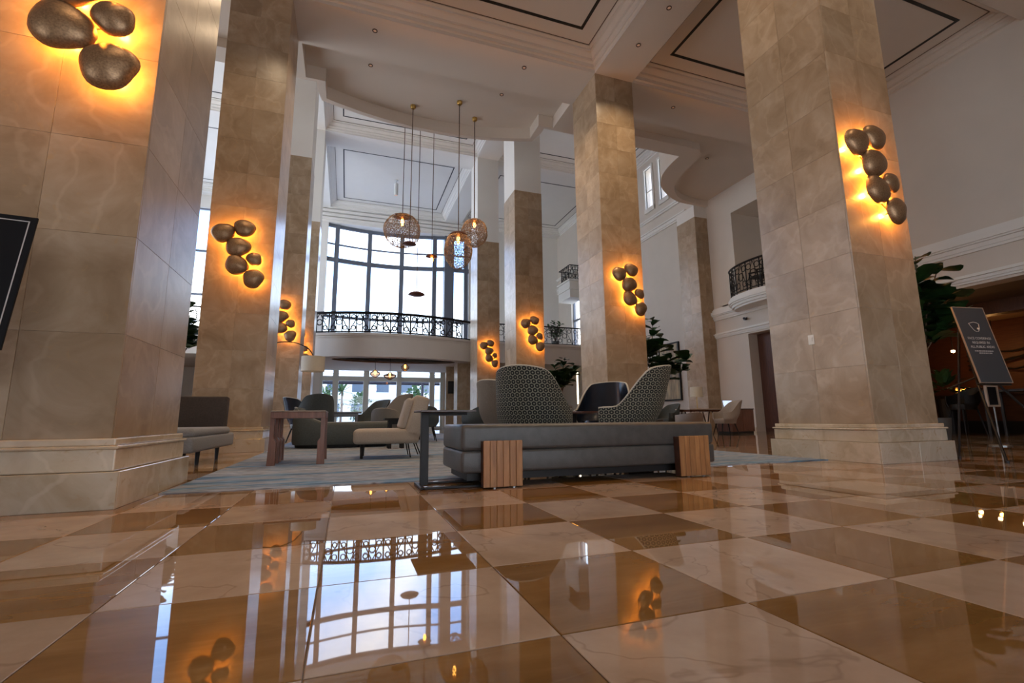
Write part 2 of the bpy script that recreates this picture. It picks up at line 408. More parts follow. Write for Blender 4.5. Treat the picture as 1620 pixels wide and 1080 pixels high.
    def obj(s, name, mats, parent=None, smooth=None, loc=None, rot=None):
        return link(name, s.mesh(name, mats, smooth), parent, loc, rot)
def link(name, me, parent=None, loc=None, rot=None):
    o = bpy.data.objects.new(name, me); COL.objects.link(o)
    if parent is not None: o.parent = parent
    if loc is not None: o.location = loc
    if rot is not None: o.rotation_euler = rot
    return o
def tag(o, label, cat, group=None):
    o['label'] = label; o['category'] = cat
    if group: o['group'] = group
    return o
def thing(name, label, cat, loc=(0, 0, 0), rz=0, group=None):
    o = bpy.data.objects.new(name, None); COL.objects.link(o); o.empty_display_size = 0.1
    o.location = loc; o.rotation_euler = (0, 0, rz)
    return tag(o, label, cat, group)
def struct(o): o['kind'] = 'structure'; return o
def stuff(o): o['kind'] = 'stuff'; return o
def light(name, kind, loc, energy, col, parent=None, size=0.1, spot=None, blend=0.6, rot=(0, 0, 0)):
    d = bpy.data.lights.new(name, kind); d.energy = energy; d.color = col
    if kind == 'SPOT': d.spot_size = spot; d.spot_blend = blend; d.shadow_soft_size = size
    elif kind == 'POINT': d.shadow_soft_size = size
    o = bpy.data.objects.new(name, d); COL.objects.link(o); o.location = loc; o.rotation_euler = rot
    if parent is not None: o.parent = parent
    return o
def rot_to(d, up='Z'):
    return Vector(d).to_track_quat(up, 'Y').to_matrix().to_4x4()
# ------------------------------------------------------------------ dimensions of the place
XL0, XL1, XR0, XR1, XC = -2.38, -1.34, 5.34, 6.38, 2.0
ROWS = [3.58, 9.03, 14.9, 20.0]; CD = 1.2
XWR, XWL, YB, YF = 13.2, -9.2, -6.0, 28.3
ZS, ZC = 8.75, 9.17          # lower ceiling: beam soffit and coffer
ZS2, ZC2 = 12.7, 13.06       # atrium ceiling
mir = lambda x: 2*XC - x
def catmull(pts, n=6):
    out = []
    P = [pts[0]]+list(pts)+[pts[-1]]
    for i in range(1, len(P)-2):
        p0, p1, p2, p3 = (Vector(q) for q in P[i-1:i+3])
        for k in range(n):
            t = k/n
            out.append(tuple(0.5*((2*p1)+(p2-p0)*t+(2*p0-5*p1+4*p2-p3)*t*t+(3*p1-p0-3*p2+p3)*t*t*t)))
    out.append(tuple(pts[-1])); return out

# ------------------------------------------------------------------ floor with stone tiles
TS, TX0, TY0 = 0.5578, 0.5, 1.1037
RUGX0, RUGX1, RUGY0, RUGY1 = -1.22, 5.25, 4.08, 17.5
fl = MB().box(XWL, 19.2, YB, YF, -0.2, -0.006).obj('floor', GROUT); struct(fl)
def tile_mesh(name, mat):
    h = TS/2-0.0013; b = 0.0022; mb = MB()
    vs = [(-h, -h, -.006), (h, -h, -.006), (h, h, -.006), (-h, h, -.006)] + [(-h, -h, -b*.6), (h, -h, -b*.6), (h, h, -b*.6), (-h, h, -b*.6)] + [(-h+b, -h+b, 0), (h-b, -h+b, 0), (h-b, h-b, 0), (-h+b, h-b, 0)]
    fs = [(8, 9, 10, 11)]
    for o in (0, 4):
        fs += [(o+i, o+(i+1) % 4, o+4+(i+1) % 4, o+4+i) for i in range(4)]
    mb.addv(vs, fs); return mb.mesh(name, mat), vs, fs
TM_L, tvs, tfs = tile_mesh('cream_tile', T_LIGHT); TM_B, _, _ = tile_mesh('ochre_tile', T_BROWN)
def in_view(x, y, z=0, marg=0.06):
    d = Vector((x, y, z-CAM_H)); f = d.dot(CF)
    if f < 0.25: return None
    u, v = d.dot(CR)/f*FPX, d.dot(CU)/f*FPX
    if abs(u) > 810*(1+marg) or abs(v) > 540*(1+marg): return None
    return f
COLRECTS = [(x0, x1, y, y+CD) for (x0, x1) in ((XL0, XL1), (XR0, XR1)) for y in ROWS]
cand = []; rest = MB(); rng = random.Random(3)
for i in range(-18, 34):
    for j in range(-13, 49):
        cx, cy = TX0+(i+.5)*TS, TY0+(j+.5)*TS
        if not (XWL+.1 < cx < 18.9 and YB < cy < YF-.1): continue
        if RUGX0+.3 < cx < RUGX1-.3 and RUGY0+.3 < cy < RUGY1-.3: continue
        if any(a+.3 < cx < b-.3 and c+.3 < cy < d-.3 for a, b, c, d in COLRECTS): continue
        dark = (i+j) % 2 == 0
        vis = min([f for f in (in_view(cx+a*TS/2, cy+b*TS/2) for a in (-1, 0, 1) for b in (-1, 0, 1)) if f is not None], default=None)
        hidden = (cx < XL1-.1 and cy > 3.4) or (cx > XR0+.2 and cy > 3.9 and cx/cy < 1.25 and cy < 6)
        cand.append(((vis if vis is not None else 1e3)+(30 if hidden else 0), cx, cy, dark))
cand.sort()
for k, (f, cx, cy, dark) in enumerate(cand):
    if k < 300 and f < 900:
        o = link('floor_tile', TM_B if dark else TM_L, fl, (cx, cy, 0), (rng.uniform(-.0006, .0006), rng.uniform(-.0006, .0006), rng.choice((0, PI/2*2))))
    else:
        rest.addv(tvs, tfs, Matrix.Translation((cx, cy, 0)), 1 if dark else 0)
stuff(rest.obj('distant_floor_tile', [T_LIGHT, T_BROWN], fl))

# ------------------------------------------------------------------ walls
def wall_cells(mb, axis, p0, p1, u0, u1, z0, z1, ops, mi=0):
    us = sorted({u0, u1, *[q for o in ops for q in o[:2] if u0 < q < u1]}); zs = sorted({z0, z1, *[q for o in ops for q in o[2:] if z0 < q < z1]})
    for a, b in zip(us, us[1:]):
        run = None
        for c, d in zip(zs, zs[1:]):
            mu, mz = (a+b)/2, (c+d)/2
            if any(o[0] < mu < o[1] and o[2] < mz < o[3] for o in ops): continue
            if axis == 'X': mb.box(p0, p1, a, b, c, d, mi=mi)
            else: mb.box(a, b, p0, p1, c, d, mi=mi)
    return mb
BAR_Y0, BAR_Y1, BAR_Z = -1.0, 8.3, 3.36
wr = wall_cells(MB(), 'X', XWR, XWR+.45, YB, YF, 0, 13.7, [(BAR_Y0, BAR_Y1, -1, BAR_Z), (10.9, 12.72, -1, 3.36), (10.3, 13.02, 4.62, 7.98), (25.3, 26.4, 4.9, 8.2), (16.45, 16.95, 10.3, 12.3), (17.5, 18.05, 10.3, 12.3)]).obj('wall_right', PLASTER); struct(wr)
wl = wall_cells(MB(), 'X', XWL-.45, XWL, YB, YF, 0, 13.7, [(-5, -1, .4, 3.4), (11, 15, .4, 11), (16.6, 20, .4, 11.5), (21.5, 27, 4.8, 11.5)]).obj('wall_left', PLASTER_W); struct(wl)
wb = wall_cells(MB(), 'Y', YB-.4, YB, XWL-.45, 19.2, 0, 13.7, [(-1, 5, .05, 3.6)]).obj('wall_back', PLASTER); struct(wb)
wf = wall_cells(MB(), 'Y', YF, YF+.5, XWL-.45, XWR+.45, 0, 13.7, [(-3.0, 7.0, 4.35, 11.95), (-1.45, 5.45, -1, 3.5), (-8.6, -3.9, 4.8, 12.0)]).obj('wall_far', PLASTER_W); struct(wf)
# baseboard of the right wall, mouldings
bb = MB()
for a, b in ((8.3, 10.9), (12.72, 14.24), (15.3, YF)): bb.box(XWR-.03, XWR, a, b, 0, .14, .006, 1)
struct(bb.obj('baseboard_right', STONE_BASE))
def mould(mb, a, b, zs):
    for (z0, z1, d) in zs: mb.box(XWR-d, XWR, a, b, z0, z1)
t1 = MB(); mould(t1, YB, 14.24, [(4.10, 4.16, .05), (4.16, 4.26, .08), (4.26, 4.30, .13), (4.30, 4.42, .17), (4.42, 4.50, .10), (4.50, 4.56, .05)]); struct(t1.obj('trim_1', PLASTER_W))
t2 = MB(); mould(t2, YB, 14.24, [(3.42, 3.47, .04), (3.47, 3.54, .07), (3.54, 3.58, .12), (3.58, 3.62, .05)]); struct(t2.obj('trim_2', PLASTER_W))
t3 = MB(); mould(t3, 15.3, YF, [(8.85, 8.92, .06), (8.92, 9.06, .10), (9.06, 9.12, .15), (9.62, 9.70, .08), (9.70, 9.78, .12)]); struct(t3.obj('trim_3', PLASTER_W))
# door in the right wall
d1 = MB().box(XWR+.40, XWR+.47, 10.9, 12.72, 0, 3.36).obj('door_1', WOOD_DOOR); struct(d1)
for k in range(3):
    MB().box(XWR+.385, XWR+.40, 10.96+k*.585, 11.515+k*.585, .12, 3.28, .008, 1).obj('door_panel', WOOD_DOOR, d1)
MB().tube([(XWR+.36, 12.0, 1.0), (XWR+.36, 12.0, 1.35)], .014).obj('door_handle', STEEL, d1)
# room behind the balcony opening
struct(MB().box(XWR+1.6, XWR+1.7, 9.6, 13.8, 4.62, 8.1).obj('wall_balcony_room', PLASTER))
bc = MB(); bc.box(XWR+.45, XWR+1.7, 9.6, 13.8, 7.98, 8.1); bc.box(XWR+.45, XWR+1.7, 13.02, 13.8, 4.62, 7.98); bc.box(XWR+.45, XWR+1.7, 9.6, 10.3, 4.62, 7.98); bc.box(XWR, XWR+1.7, 9.6, 13.8, 4.5, 4.62)
struct(bc.obj('trim_4', PLASTER))
# small high windows of the right wall
for n, (a, b) in enumerate(((16.45, 16.95), (17.5, 18.05))):
    wn = MB()
    for q in ((a-.1, a), (b, b+.1)): wn.box(XWR-.06, XWR+.05, *q, 10.2, 12.4)
    wn.box(XWR-.06, XWR+.05, a, b, 12.3, 12.4); wn.box(XWR-.08, XWR+.05, a-.1, b+.1, 10.1, 10.3); wn.box(XWR+.1, XWR+.14, a, b, 11.2, 11.25)
    wo_ = struct(wn.obj('window_%d' % (n+2), PLASTER_W)); MB().box(XWR+.2, XWR+.21, a, b, 10.3, 12.3).obj('pane', GLASS, wo_)

# ------------------------------------------------------------------ ceilings
ce = MB()
for (a, b) in ((XL0, XL1), (XR0, XR1)): ce.box(a, b, YB, 10.27, ZS, 9.7)
for (a, b) in ((YB, YB+.6), (ROWS[0], ROWS[0]+CD), (ROWS[1], 10.27)):
    for (c, d) in ((XWL, XL0), (XL1, XR0), (XR1, XWR)): ce.box(c, d, a, b, ZS, 9.7)
ce.box(XWL-.4, XWR+.4, YB-.3, 11.4, 9.7, 9.9)
ceiling = struct(ce.obj('ceiling', CEIL))
def coffer(parent, x0, x1, y0, y1, zs, zc, mat, ring=0.30, margin=0.66, lw=0.068, corn=True):
    h = zc-zs
    prof = [(0, 0), (0, .18), (.03, .22), (.05, .22), (.05, .42), (.09, .50), (.12, .50), (.12, .62), (.20, .78), (.24, .80), (.24, .92), (ring, .96), (ring, 1.0)]
    mb = MB(); x0 += .004; x1 -= .004; y0 += .004; y1 -= .004
    for (a, za), (b, zb) in zip(prof, prof[1:]):
        A = [(x0+a, y0+a, zs+h*za), (x1-a, y0+a, zs+h*za), (x1-a, y1-a, zs+h*za), (x0+a, y1-a, zs+h*za)]
        B = [(x0+b, y0+b, zs+h*zb), (x1-b, y0+b, zs+h*zb), (x1-b, y1-b, zs+h*zb), (x0+b, y1-b, zs+h*zb)]
        mb.addv(A+B, [(i, (i+1) % 4, 4+(i+1) % 4, 4+i) for i in range(4)])
    pn = MB().box(x0+ring, x1-ring, y0+ring, y1-ring, zc, zc+.05).obj('coffer_panel', mat, parent)
    mb.obj('cornice', mat, pn)
    def frame(m_, wd, name, mt):
        q = MB(); a0, a1, b0, b1 = x0+m_, x1-m_, y0+m_, y1-m_; t = .008
        q.box(a0, a1, b0, b0+wd, zc-t, zc); q.box(a0, a1, b1-wd, b1, zc-t, zc)
        q.box(a0, a0+wd, b0+wd, b1-wd, zc-t, zc); q.box(a1-wd, a1, b0+wd, b1-wd, zc-t, zc)
        q.obj(name, mt, pn)
    frame(margin, lw, 'inlay_line', BLACK)
    frame(ring+.01, .014, 'edge_line', BRONZE_LINE)
BAYX = ((XWL, XL0), (XL1, XR0), (XR1, XWR))
for (c, d) in BAYX:
    coffer(ceiling, c, d, ROWS[0]+CD, ROWS[1], ZS, ZC, CEIL)
    coffer(ceiling, c, d, YB+.6, ROWS[0], ZS, ZC, CEIL)
# atrium ceiling
ce2 = MB()
for (a, b) in ((XL0, XL1), (XR0, XR1)): ce2.box(a, b, 11.2, YF, ZS2, 13.5)
AB = ((10.8, 11.5), (ROWS[2], ROWS[2]+CD), (ROWS[3], ROWS[3]+CD), (27.75, YF))
for (a, b) in AB:
    for (c, d) in BAYX: ce2.box(c, d, a, b, ZS2, 13.5)
ce2.box(XWL-.4, XWR+.4, 10.2, YF+.4, 13.5, 13.7)
ceiling2 = struct(ce2.obj('ceiling_atrium', PLASTER_W))
for (a, b) in zip(AB, AB[1:]):
    for (c, d) in BAYX: coffer(ceiling2, c, d, a[1], b[0], ZS2, ZC2, PLASTER_W, margin=.68, lw=.05)
# scalloped soffit between the two ceilings
inner_n = [(-1.275, 10.27), (-1.275, 11.38), (-.83, 11.38)] + [(XC+t*2.83, 12.57-.52*t*t) for t in [k/12-1 for k in range(25)]] + [(4.83, 11.38), (5.275, 11.38), (5.275, 10.27)]
inner_a = [(6.6, 10.27), (6.6, 10.95), (10.1, 10.95)] + catmull([(10.1, 10.95), (10.4, 11.3), (10.5, 11.9), (10.62, 12.6), (10.95, 13.28), (11.65, 13.88), (12.65, 14.11), (13.2, 14.12)], 5)[1:]
outer_a = [(5.04, 11.47)] + catmull([(9.73, 11.47), (9.76, 11.85), (9.86, 12.35), (10.07, 12.85), (10.6, 13.5), (11.64, 14.12), (12.53, 14.24), (13.2, 14.25)], 5)
outer_n = [(-1.04, 11.72)] + [(XC+t*2.95, 12.70-.53*t*t) for t in [k/12-1 for k in range(25)]] + [(5.04, 11.72)]
outer = [(mir(x), y) for x, y in reversed(outer_a)] + outer_n + outer_a
innr = [(mir(x), y) for x, y in reversed(inner_a)] + inner_n + inner_a
poly = outer + list(reversed(innr))
so = MB()
tri = tessellate_polygon([[Vector((x, y, 0)) for x, y in poly]])
so.addv([(x, y, ZS) for x, y in poly], tri)
def ribbon(mb, path, z0, z1):
    n = len(path); mb.addv([(x, y, z0) for x, y in path]+[(x, y, z1) for x, y in path], [(i, i+1, n+i+1, n+i) for i in range(n-1)])
ribbon(so, outer, ZS, 13.6)
def flat(mb, path, z):
    mb.addv([(x, y, z) for x, y in path], tessellate_polygon([[Vector((x, y, 0)) for x, y in path]]))
ribbon(so, inner_n, ZS, 9.10); flat(so, inner_n, 9.10)
ia2 = [(mir(x), y) for x, y in inner_a]
for q in (inner_a, ia2): ribbon(so, q, ZS, 8.98)
flat(so, inner_a+[(13.2, 10.27)], 8.98); flat(so, ia2+[(mir(13.2), 10.27)], 8.98)
struct(so.obj('ceiling_scallop', CEIL))

# ------------------------------------------------------------------ columns
def column(x0, y0, top, label, stone_top=None, group=None, cd=CD, w=None, plinth=True, out=1):
    w = w or (XR1-XR0)
    root = thing('stone_column', label, 'column', (x0+w/2, y0+cd/2, 0), 0, group)
    hx, hy = w/2, cd/2; st = stone_top or top; pz = .41 if plinth else 0
    c = MB().box(-hx+.004, hx-.004, -hy+.004, hy-.004, 0, st-.002); c.obj('core', STONE, root)
    n = round((st-pz)/.64); ch = (st-pz)/n
    def slab(nm, sx, sy):
        return MB().box(-sx/2, sx/2, -sy/2, sy/2, 0, ch-.0014, .0014, 1).mesh(nm, STONE)
    fw = w/2; sw = cd/2
    m1 = slab('front_slab', fw-.0014, .02); sl = (cd-.0204)/2; m2 = slab('side_slab', .02, sl-.0014)
    sx = -1 if x0 > XC else 1
    for k in range(n):
        z = pz+k*ch
        for a in (-1, 1):
            link('stone_slab', m1, root, (a*fw/2, -hy+.01, z))
            link('stone_slab', m2, root, (sx*(hx-.01), .0102+a*sl/2, z))
    if plinth:
        for (z0, z1, pj, nm) in ((0, .215, .085, 'plinth_block'), (.215, .345, .045, 'plinth_course'), (.345, .365, .06, 'plinth_moulding'), (.365, .408, .035, 'plinth_moulding')):
            if nm == 'plinth_block':
                o = MB().box(-hx-pj+.005, hx+pj-.005, -hy-pj+.005, hy+pj-.005, z0, z1-.002).obj(nm, STONE_BASE, root)
                for a in (-1, 1):
                    L = w/2+pj
                    MB().box(a*L/2-L/2+.001, a*L/2+L/2-.001, -hy-pj, -hy-pj+.012, z0, z1, .003, 1).obj('plinth_slab', STONE_BASE, o)
                    L = cd/2+pj-.012
                    MB().box(sx*(hx+pj)-.006-.006*sx, sx*(hx+pj)+.006-.006*sx, a*L/2-L/2+.008, a*L/2+L/2+.006, z0, z1, .003, 1).obj('plinth_slab', STONE_BASE, o)
            else:
                MB().box(-hx-pj, hx+pj, -hy-pj, hy+pj, z0, z1, .008, 2).obj(nm, STONE_BASE, root)
    if stone_top and stone_top < top:
        MB().box(-hx+.01, hx-.01, -hy+.01, hy-.01, st, top).obj('plaster_shaft', PLASTER_W, root)
    return root
column(XL0, ROWS[0], ZS, 'huge travertine column nearest on the left with black sign before it')
column(XL0, ROWS[1], ZS, 'travertine column on the left behind the grey chaise')
column(XL0, ROWS[2], ZS2, 'narrow-looking stone column on the left behind the arc lamp shade', 8.58)
column(XL0, ROWS[3], ZS2, 'farthest stone column on the left beside the tall window', 8.58)
column(XR0, ROWS[0], ZS, 'huge travertine column nearest on the right beside the easel sign')
column(XR0, ROWS[1], ZS, 'travertine column behind the patterned chairs')
column(XR0, ROWS[2], ZS2, 'stone column with white top left of the column behind the patterned chairs', 8.58)
column(XR0, ROWS[3], ZS2, 'farthest stone column on the right side of the tall window', 8.58)
# engaged pilaster on the right wall
pr_ = column(12.6, 14.24, ZS, 'stone pilaster against the right wall beside the framed painting', 8.28, cd=1.06, w=.6, plinth=False)
pc = column(5.2, 23.3, 3.3, 'low stone pier under the mezzanine next to the glazed doors', cd=.8, w=.95, plinth=False)

# ------------------------------------------------------------------ mezzanine balcony
fr_n = [(XC+t*3.76, 21.7+.95*t*t) for t in [k/14-1 for k in range(29)]]
front = [(XWL, 22.65)]+fr_n+[(XWR, 22.65)]
bz0, bz1 = 3.3, 4.35
bal = MB()
ribbon(bal, front, bz0, bz1)
bal.addv([(x, y, bz1) for x, y in front]+[(XWR, YF, bz1), (XWL, YF, bz1)], tessellate_polygon([[Vector((x, y, 0)) for x, y in front]+[Vector((XWR, YF, 0)), Vector((XWL, YF, 0))]]))
circ = [(2.15+2.9*math.cos(2*PI*k/48), 23.2+1.0*math.sin(2*PI*k/48)) for k in range(48)]
oo = front+[(XWR, YF), (XWL, YF)]
tt = tessellate_polygon([[Vector((x, y, 0)) for x, y in oo], [Vector((x, y, 0)) for x, y in circ]])
bal.addv([(x, y, bz0) for x, y in oo+circ], tt)
flat(bal, circ, bz0+.3)
mz = struct(bal.obj('ceiling_mezzanine', PLASTER))
rc = MB(); ribbon(rc, [(2.15+(x-2.15)*.998, 23.2+(y-23.2)*.996) for x, y in circ+[circ[0]]], bz0+.002, bz0+.07)
rc.obj('recess_ring', BRONZE_LINE, mz)
mt_ = MB()
for (z0, z1, d) in ((bz1-.10, bz1+.02, .05), (bz1-.20, bz1-.16, .02), (bz0, bz0+.05, .03)):
    f2 = [(x, y-d) for x, y in front]; ribbon(mt_, f2, z0, z1)
    n = len(front); mt_.addv([(x, y, z1) for x, y in f2]+[(x, y+.02, z1) for x, y in front], [(i, i+1, n+i+1, n+i) for i in range(n-1)]); mt_.addv([(x, y, z0) for x, y in f2]+[(x, y+.02, z0) for x, y in front], [(i, i+1, n+i+1, n+i) for i in range(n-1)])
mt_.obj('fascia_moulding', PLASTER, mz)

def resample(path, step):
    out = [Vector(path[0])]; acc = 0
    for a, b in zip(path, path[1:]):
        a, b = Vector(a), Vector(b); L = (b-a).length; d = step-acc
        while d <= L:
            out.append(a+(b-a)*(d/L)); d += step
        acc = L-(d-step)
    return out
def railing(label, path, z0, h, step=0.9, k_=1.0):
    root = thing('balcony_railing', label, 'railing', (path[0][0], path[0][1], z0))
    P = [Vector((x-path[0][0], y-path[0][1])) for x, y in path]
    MB().tube([(p.x, p.y, h) for p in P], .035*k_, 6).obj('top_rail', BLKMETAL, root, 40)
    MB().tube([(p.x, p.y, .08) for p in P], .018*k_, 6).obj('bottom_rail', BLKMETAL, root, 40)
    posts = resample(P, step)
    pm = MB().tube([(0, 0, 0), (0, 0, h)], .02*k_, 6).mesh('post', BLKMETAL)
    for q in posts: link('post', pm, root, (q.x, q.y, 0))
    sc = MB()
    for q, r in zip(posts, posts[1:]):
        d = (r-q).normalized(); L = (r-q).length
        for k in range(3):
            for (a, zc, rad) in ((.2, .28, .1), (.5, .55, .13), (.8, .28, .1), (.2, .8, .1), (.8, .8, .1)):
                if k: continue
                c = q+d*(L*a)
                sc.tube([(c.x+d.x*rad*math.cos(t), c.y+d.y*rad*math.cos(t), h*zc+rad*math.sin(t)) for t in [2*PI*i/10 for i in range(10)]], .016*k_, 4, closed=True)
        for a in (.35, .65):
            c = q+d*(L*a); sc.tube([(c.x, c.y, .08), (c.x, c.y, h)], .013*k_, 4)
        sc.tube([(q.x, q.y, .08), ((q.x+r.x)/2, (q.y+r.y)/2, h)], .013*k_, 4); sc.tube([((q.x+r.x)/2, (q.y+r.y)/2, h), (r.x, r.y, .08)], .013*k_, 4)
    stuff(sc.obj('scrollwork', BLKMETAL, root))
    return root
railing('ornate dark iron railing on the mezzanine below the tall window', [(XC+t*3.7, 21.78+.95*t*t) for t in [k/14-1 for k in range(29)]], bz1, .95, .9, 1.9)
railing('iron railing of the mezzanine behind the green balcony shrub', [(6.0, 22.8), (XWR-.05, 22.8)], bz1, .98)
railing('iron railing of the mezzanine in the left aisle', [(XWL+.05, 22.8), (-1.95, 22.8)], bz1, .98)

# curved balcony on the right wall
by, bw, bp_ = 11.66, 1.62, .85
arc = lambda s_, z: [(XWR-bp_*s_*math.cos(t), by-bw*s_*math.sin(t)) for t in [PI*(k/20-.5) for k in range(21)]]
bl = thing('curved_balcony', 'white moulded curved balcony shelf on the right wall', 'balcony', (XWR, by, 4.2))
for (z0, z1, s_) in ((.0, .07, .86), (.07, .16, .92), (.16, .22, .97), (.22, .34, 1.0), (.34, .42, .96)):
    MB().prism([(x-XWR, y-by) for x, y in arc(s_, 0)], z0, z1).obj('shelf_moulding', PLASTER_W, bl)
railing('black iron railing curving round the balcony on the right wall', [(XWR-(XWR-x)*.92, by+(y-by)*.92) for x, y in arc(1, 0)], 4.62, 1.0, .55)
# upper side balcony, far right
ub = thing('box_balcony', 'white box balcony high on the right wall behind the middle column', 'balcony', (12.8, 25.4, 7.6))
for (z0, z1, d) in ((0, .5, 0), (.5, .6, .06), (.6, 1.0, 0), (1.0, 1.1, .08)):
    MB().box(-.55-d, .395, -.8-d, .8+d, z0, z1).obj('parapet_course', PLASTER_W, ub)
railing('black railing on the white box balcony high on the right', [(13.15, 24.65), (12.3, 24.65), (12.3, 26.15), (13.15, 26.15)], 8.7, .9, .5)

# ------------------------------------------------------------------ great window
win = struct(bpy.data.objects.new('window_1', None)); COL.objects.link(win)
WX = [-3.0, -1.43, -.92, .94, 2.87, 4.85, 5.43, 6.82, 7.0]
yb = lambda x: YF+.08+.55*max(0, 1-((x-XC)/3.45)**2)
def vbar(x, wd, z0, z1, y=None, mat=FRAME, dp=.22):
    y = yb(x) if y is None else y
    return MB().box(x-wd/2, x+wd/2, y-dp/2, y+dp/2, z0, z1).obj('mullion', mat, win)
for x in WX[2:-1]:
    if x != 5.43: vbar(x, .25, 4.35, 11.95)
for (z, th) in ((4.42, .14), (6.42, .14), (9.8, .24), (10.75, .06), (11.87, .2)):
    mb = MB(); xs = [k/4*0+(-3.0+10.0*k/40) for k in range(41)]
    for a, b in zip(xs, xs[1:]):
        ya, yb2 = yb(a), yb(b); d = .08
        vs = [(a, ya-d, z-th/2), (a, ya+d, z-th/2), (a, ya+d, z+th/2), (a, ya-d, z+th/2), (b, yb2-d, z-th/2), (b, yb2+d, z-th/2), (b, yb2+d, z+th/2), (b, yb2-d, z+th/2)]
        mb.addv(vs, [(0, 1, 5, 4), (1, 2, 6, 5), (2, 3, 7, 6), (3, 0, 4, 7)])
    mb.obj('transom', FRAME, win)
gx = [-3.0, -1.43, -.92, .94, 2.87, 4.85, 5.43, 6.82]
for a, b in zip(gx, gx[1:]):
    for (z0, z1) in ((4.4, 6.42), (6.42, 9.8), (9.8, 11.9)):
        MB().addv([(a, yb(a)+.03, z0), (b, yb(b)+.03, z0), (b, yb(b)+.03, z1), (a, yb(a)+.03, z1)], [(0, 1, 2, 3)]) if False else None
        q = MB(); q.addv([(a, yb(a)+.03, z0), (b, yb(b)+.03, z0), (b, yb(b)+.03, z1), (a, yb(a)+.03, z1), (a, yb(a)+.045, z0), (b, yb(b)+.045, z0), (b, yb(b)+.045, z1), (a, yb(a)+.045, z1)], [(0, 1, 2, 3), (4, 7, 6, 5), (0, 4, 5, 1), (3, 2, 6, 7), (0, 3, 7, 4), (1, 5, 6, 2)])
        q.obj('pane', GLASS, win)
for (a, b) in ((5.43, 6.02), (-2.02, -1.43)): MB().box(a, b, YF-.1, YF+.45, 4.35, 11.95).obj('window_pier', FRAME if a > 0 else PLASTER_W, win)
hd = MB()
for (z, d) in ((11.95, .12), (12.1, .2), (12.3, .3), (12.5, .4)):
    hd.box(-3.2, 7.2, YF-d, YF, z, z+.15)
hd.obj('window_cornice', PLASTER_W, win)
# glazed doors under the mezzanine
win2 = struct(bpy.data.objects.new('door_2', None)); COL.objects.link(win2)
for x, wd in ((-1.38, .16), (-.62, .30), (1.03, .30), (2.87, .26), (4.80, .30), (5.38, .16)):
    MB().box(x-wd/2, x+wd/2, YF+.05, YF+.30, 0, 3.5).obj('door_post', FRAME_W, win2)
xs = [-1.38, -.62, 1.03, 2.87, 4.80, 5.38]
for a, b in zip(xs, xs[1:]):
    MB().box(a, b, YF+.08, YF+.26, 2.72, 2.98).obj('transom', FRAME_W, win2)
    MB().box(a, b, YF+.08, YF+.26, 3.38, 3.5).obj('head_rail', FRAME_W, win2)
    MB().box(a, b, YF+.08, YF+.24, 0, .12).obj('sill_rail', FRAME_W, win2)
    for (z0, z1) in ((.1, 2.75), (2.95, 3.4)): MB().box(a+.05, b-.05, YF+.16, YF+.175, z0, z1).obj('pane', GLASS, win2)
# other glazing; left-wall and back-wall windows are unseen, put in for daylight
def side_window(n, axis, p, u0, u1, z0, z1, nu, nz):
    o = struct(bpy.data.objects.new('window_%d' % n, None)); COL.objects.link(o)
    for k in range(nu+1):
        u = u0+(u1-u0)*k/nu
        (MB().box(p-.06, p+.06, u-.05, u+.05, z0, z1) if axis == 'X' else MB().box(u-.05, u+.05, p-.06, p+.06, z0, z1)).obj('mullion', FRAME, o)
    for k in range(nz+1):
        z = z0+(z1-z0)*k/nz
        (MB().box(p-.06, p+.06, u0, u1, z-.05, z+.05) if axis == 'X' else MB().box(u0, u1, p-.06, p+.06, z-.05, z+.05)).obj('transom', FRAME, o)
    for i in range(nu):
        for k in range(nz):
            a, b = u0+(u1-u0)*i/nu, u0+(u1-u0)*(i+1)/nu; c, d = z0+(z1-z0)*k/nz, z0+(z1-z0)*(k+1)/nz
            (MB().box(p-.006, p+.006, a, b, c, d) if axis == 'X' else MB().box(a, b, p-.006, p+.006, c, d)).obj('pane', GLASS, o)
side_window(4, 'Y', YF+.2, -8.6, -3.9, 4.8, 12.0, 3, 3)
for n, q in enumerate(((-5, -1, .4, 3.4), (11, 15, .4, 11), (16.6, 20, .4, 11.5), (21.5, 27, 4.8, 11.5))): side_window(5+n, 'X', XWL-.2, *q, 2, 2)
for n, q in enumerate(((-1, 5, .05, 3.6),)): side_window(10+n, 'Y', YB-.2, *q, 3, 3)
side_window(11, 'X', XWR+.2, 25.3, 26.4, 4.9, 8.2, 1, 2)
# plain wall stub with the speaker next to the glazed doors
struct(MB().box(4.97, 5.5, 25.0, 25.2, 0, 3.3).obj('wall_stub', STONE))

# bar room behind the right wall
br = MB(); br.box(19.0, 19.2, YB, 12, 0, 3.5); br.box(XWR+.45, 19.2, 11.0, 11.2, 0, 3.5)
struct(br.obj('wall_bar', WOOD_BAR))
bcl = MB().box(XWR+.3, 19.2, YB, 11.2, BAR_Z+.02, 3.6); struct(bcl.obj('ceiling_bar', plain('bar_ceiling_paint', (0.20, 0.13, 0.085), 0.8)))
bm2 = MB().box(15.6, 16.0, YB, 11, 3.05, BAR_Z+.02); struct(bm2.obj('trim_5', WOOD_DOOR))
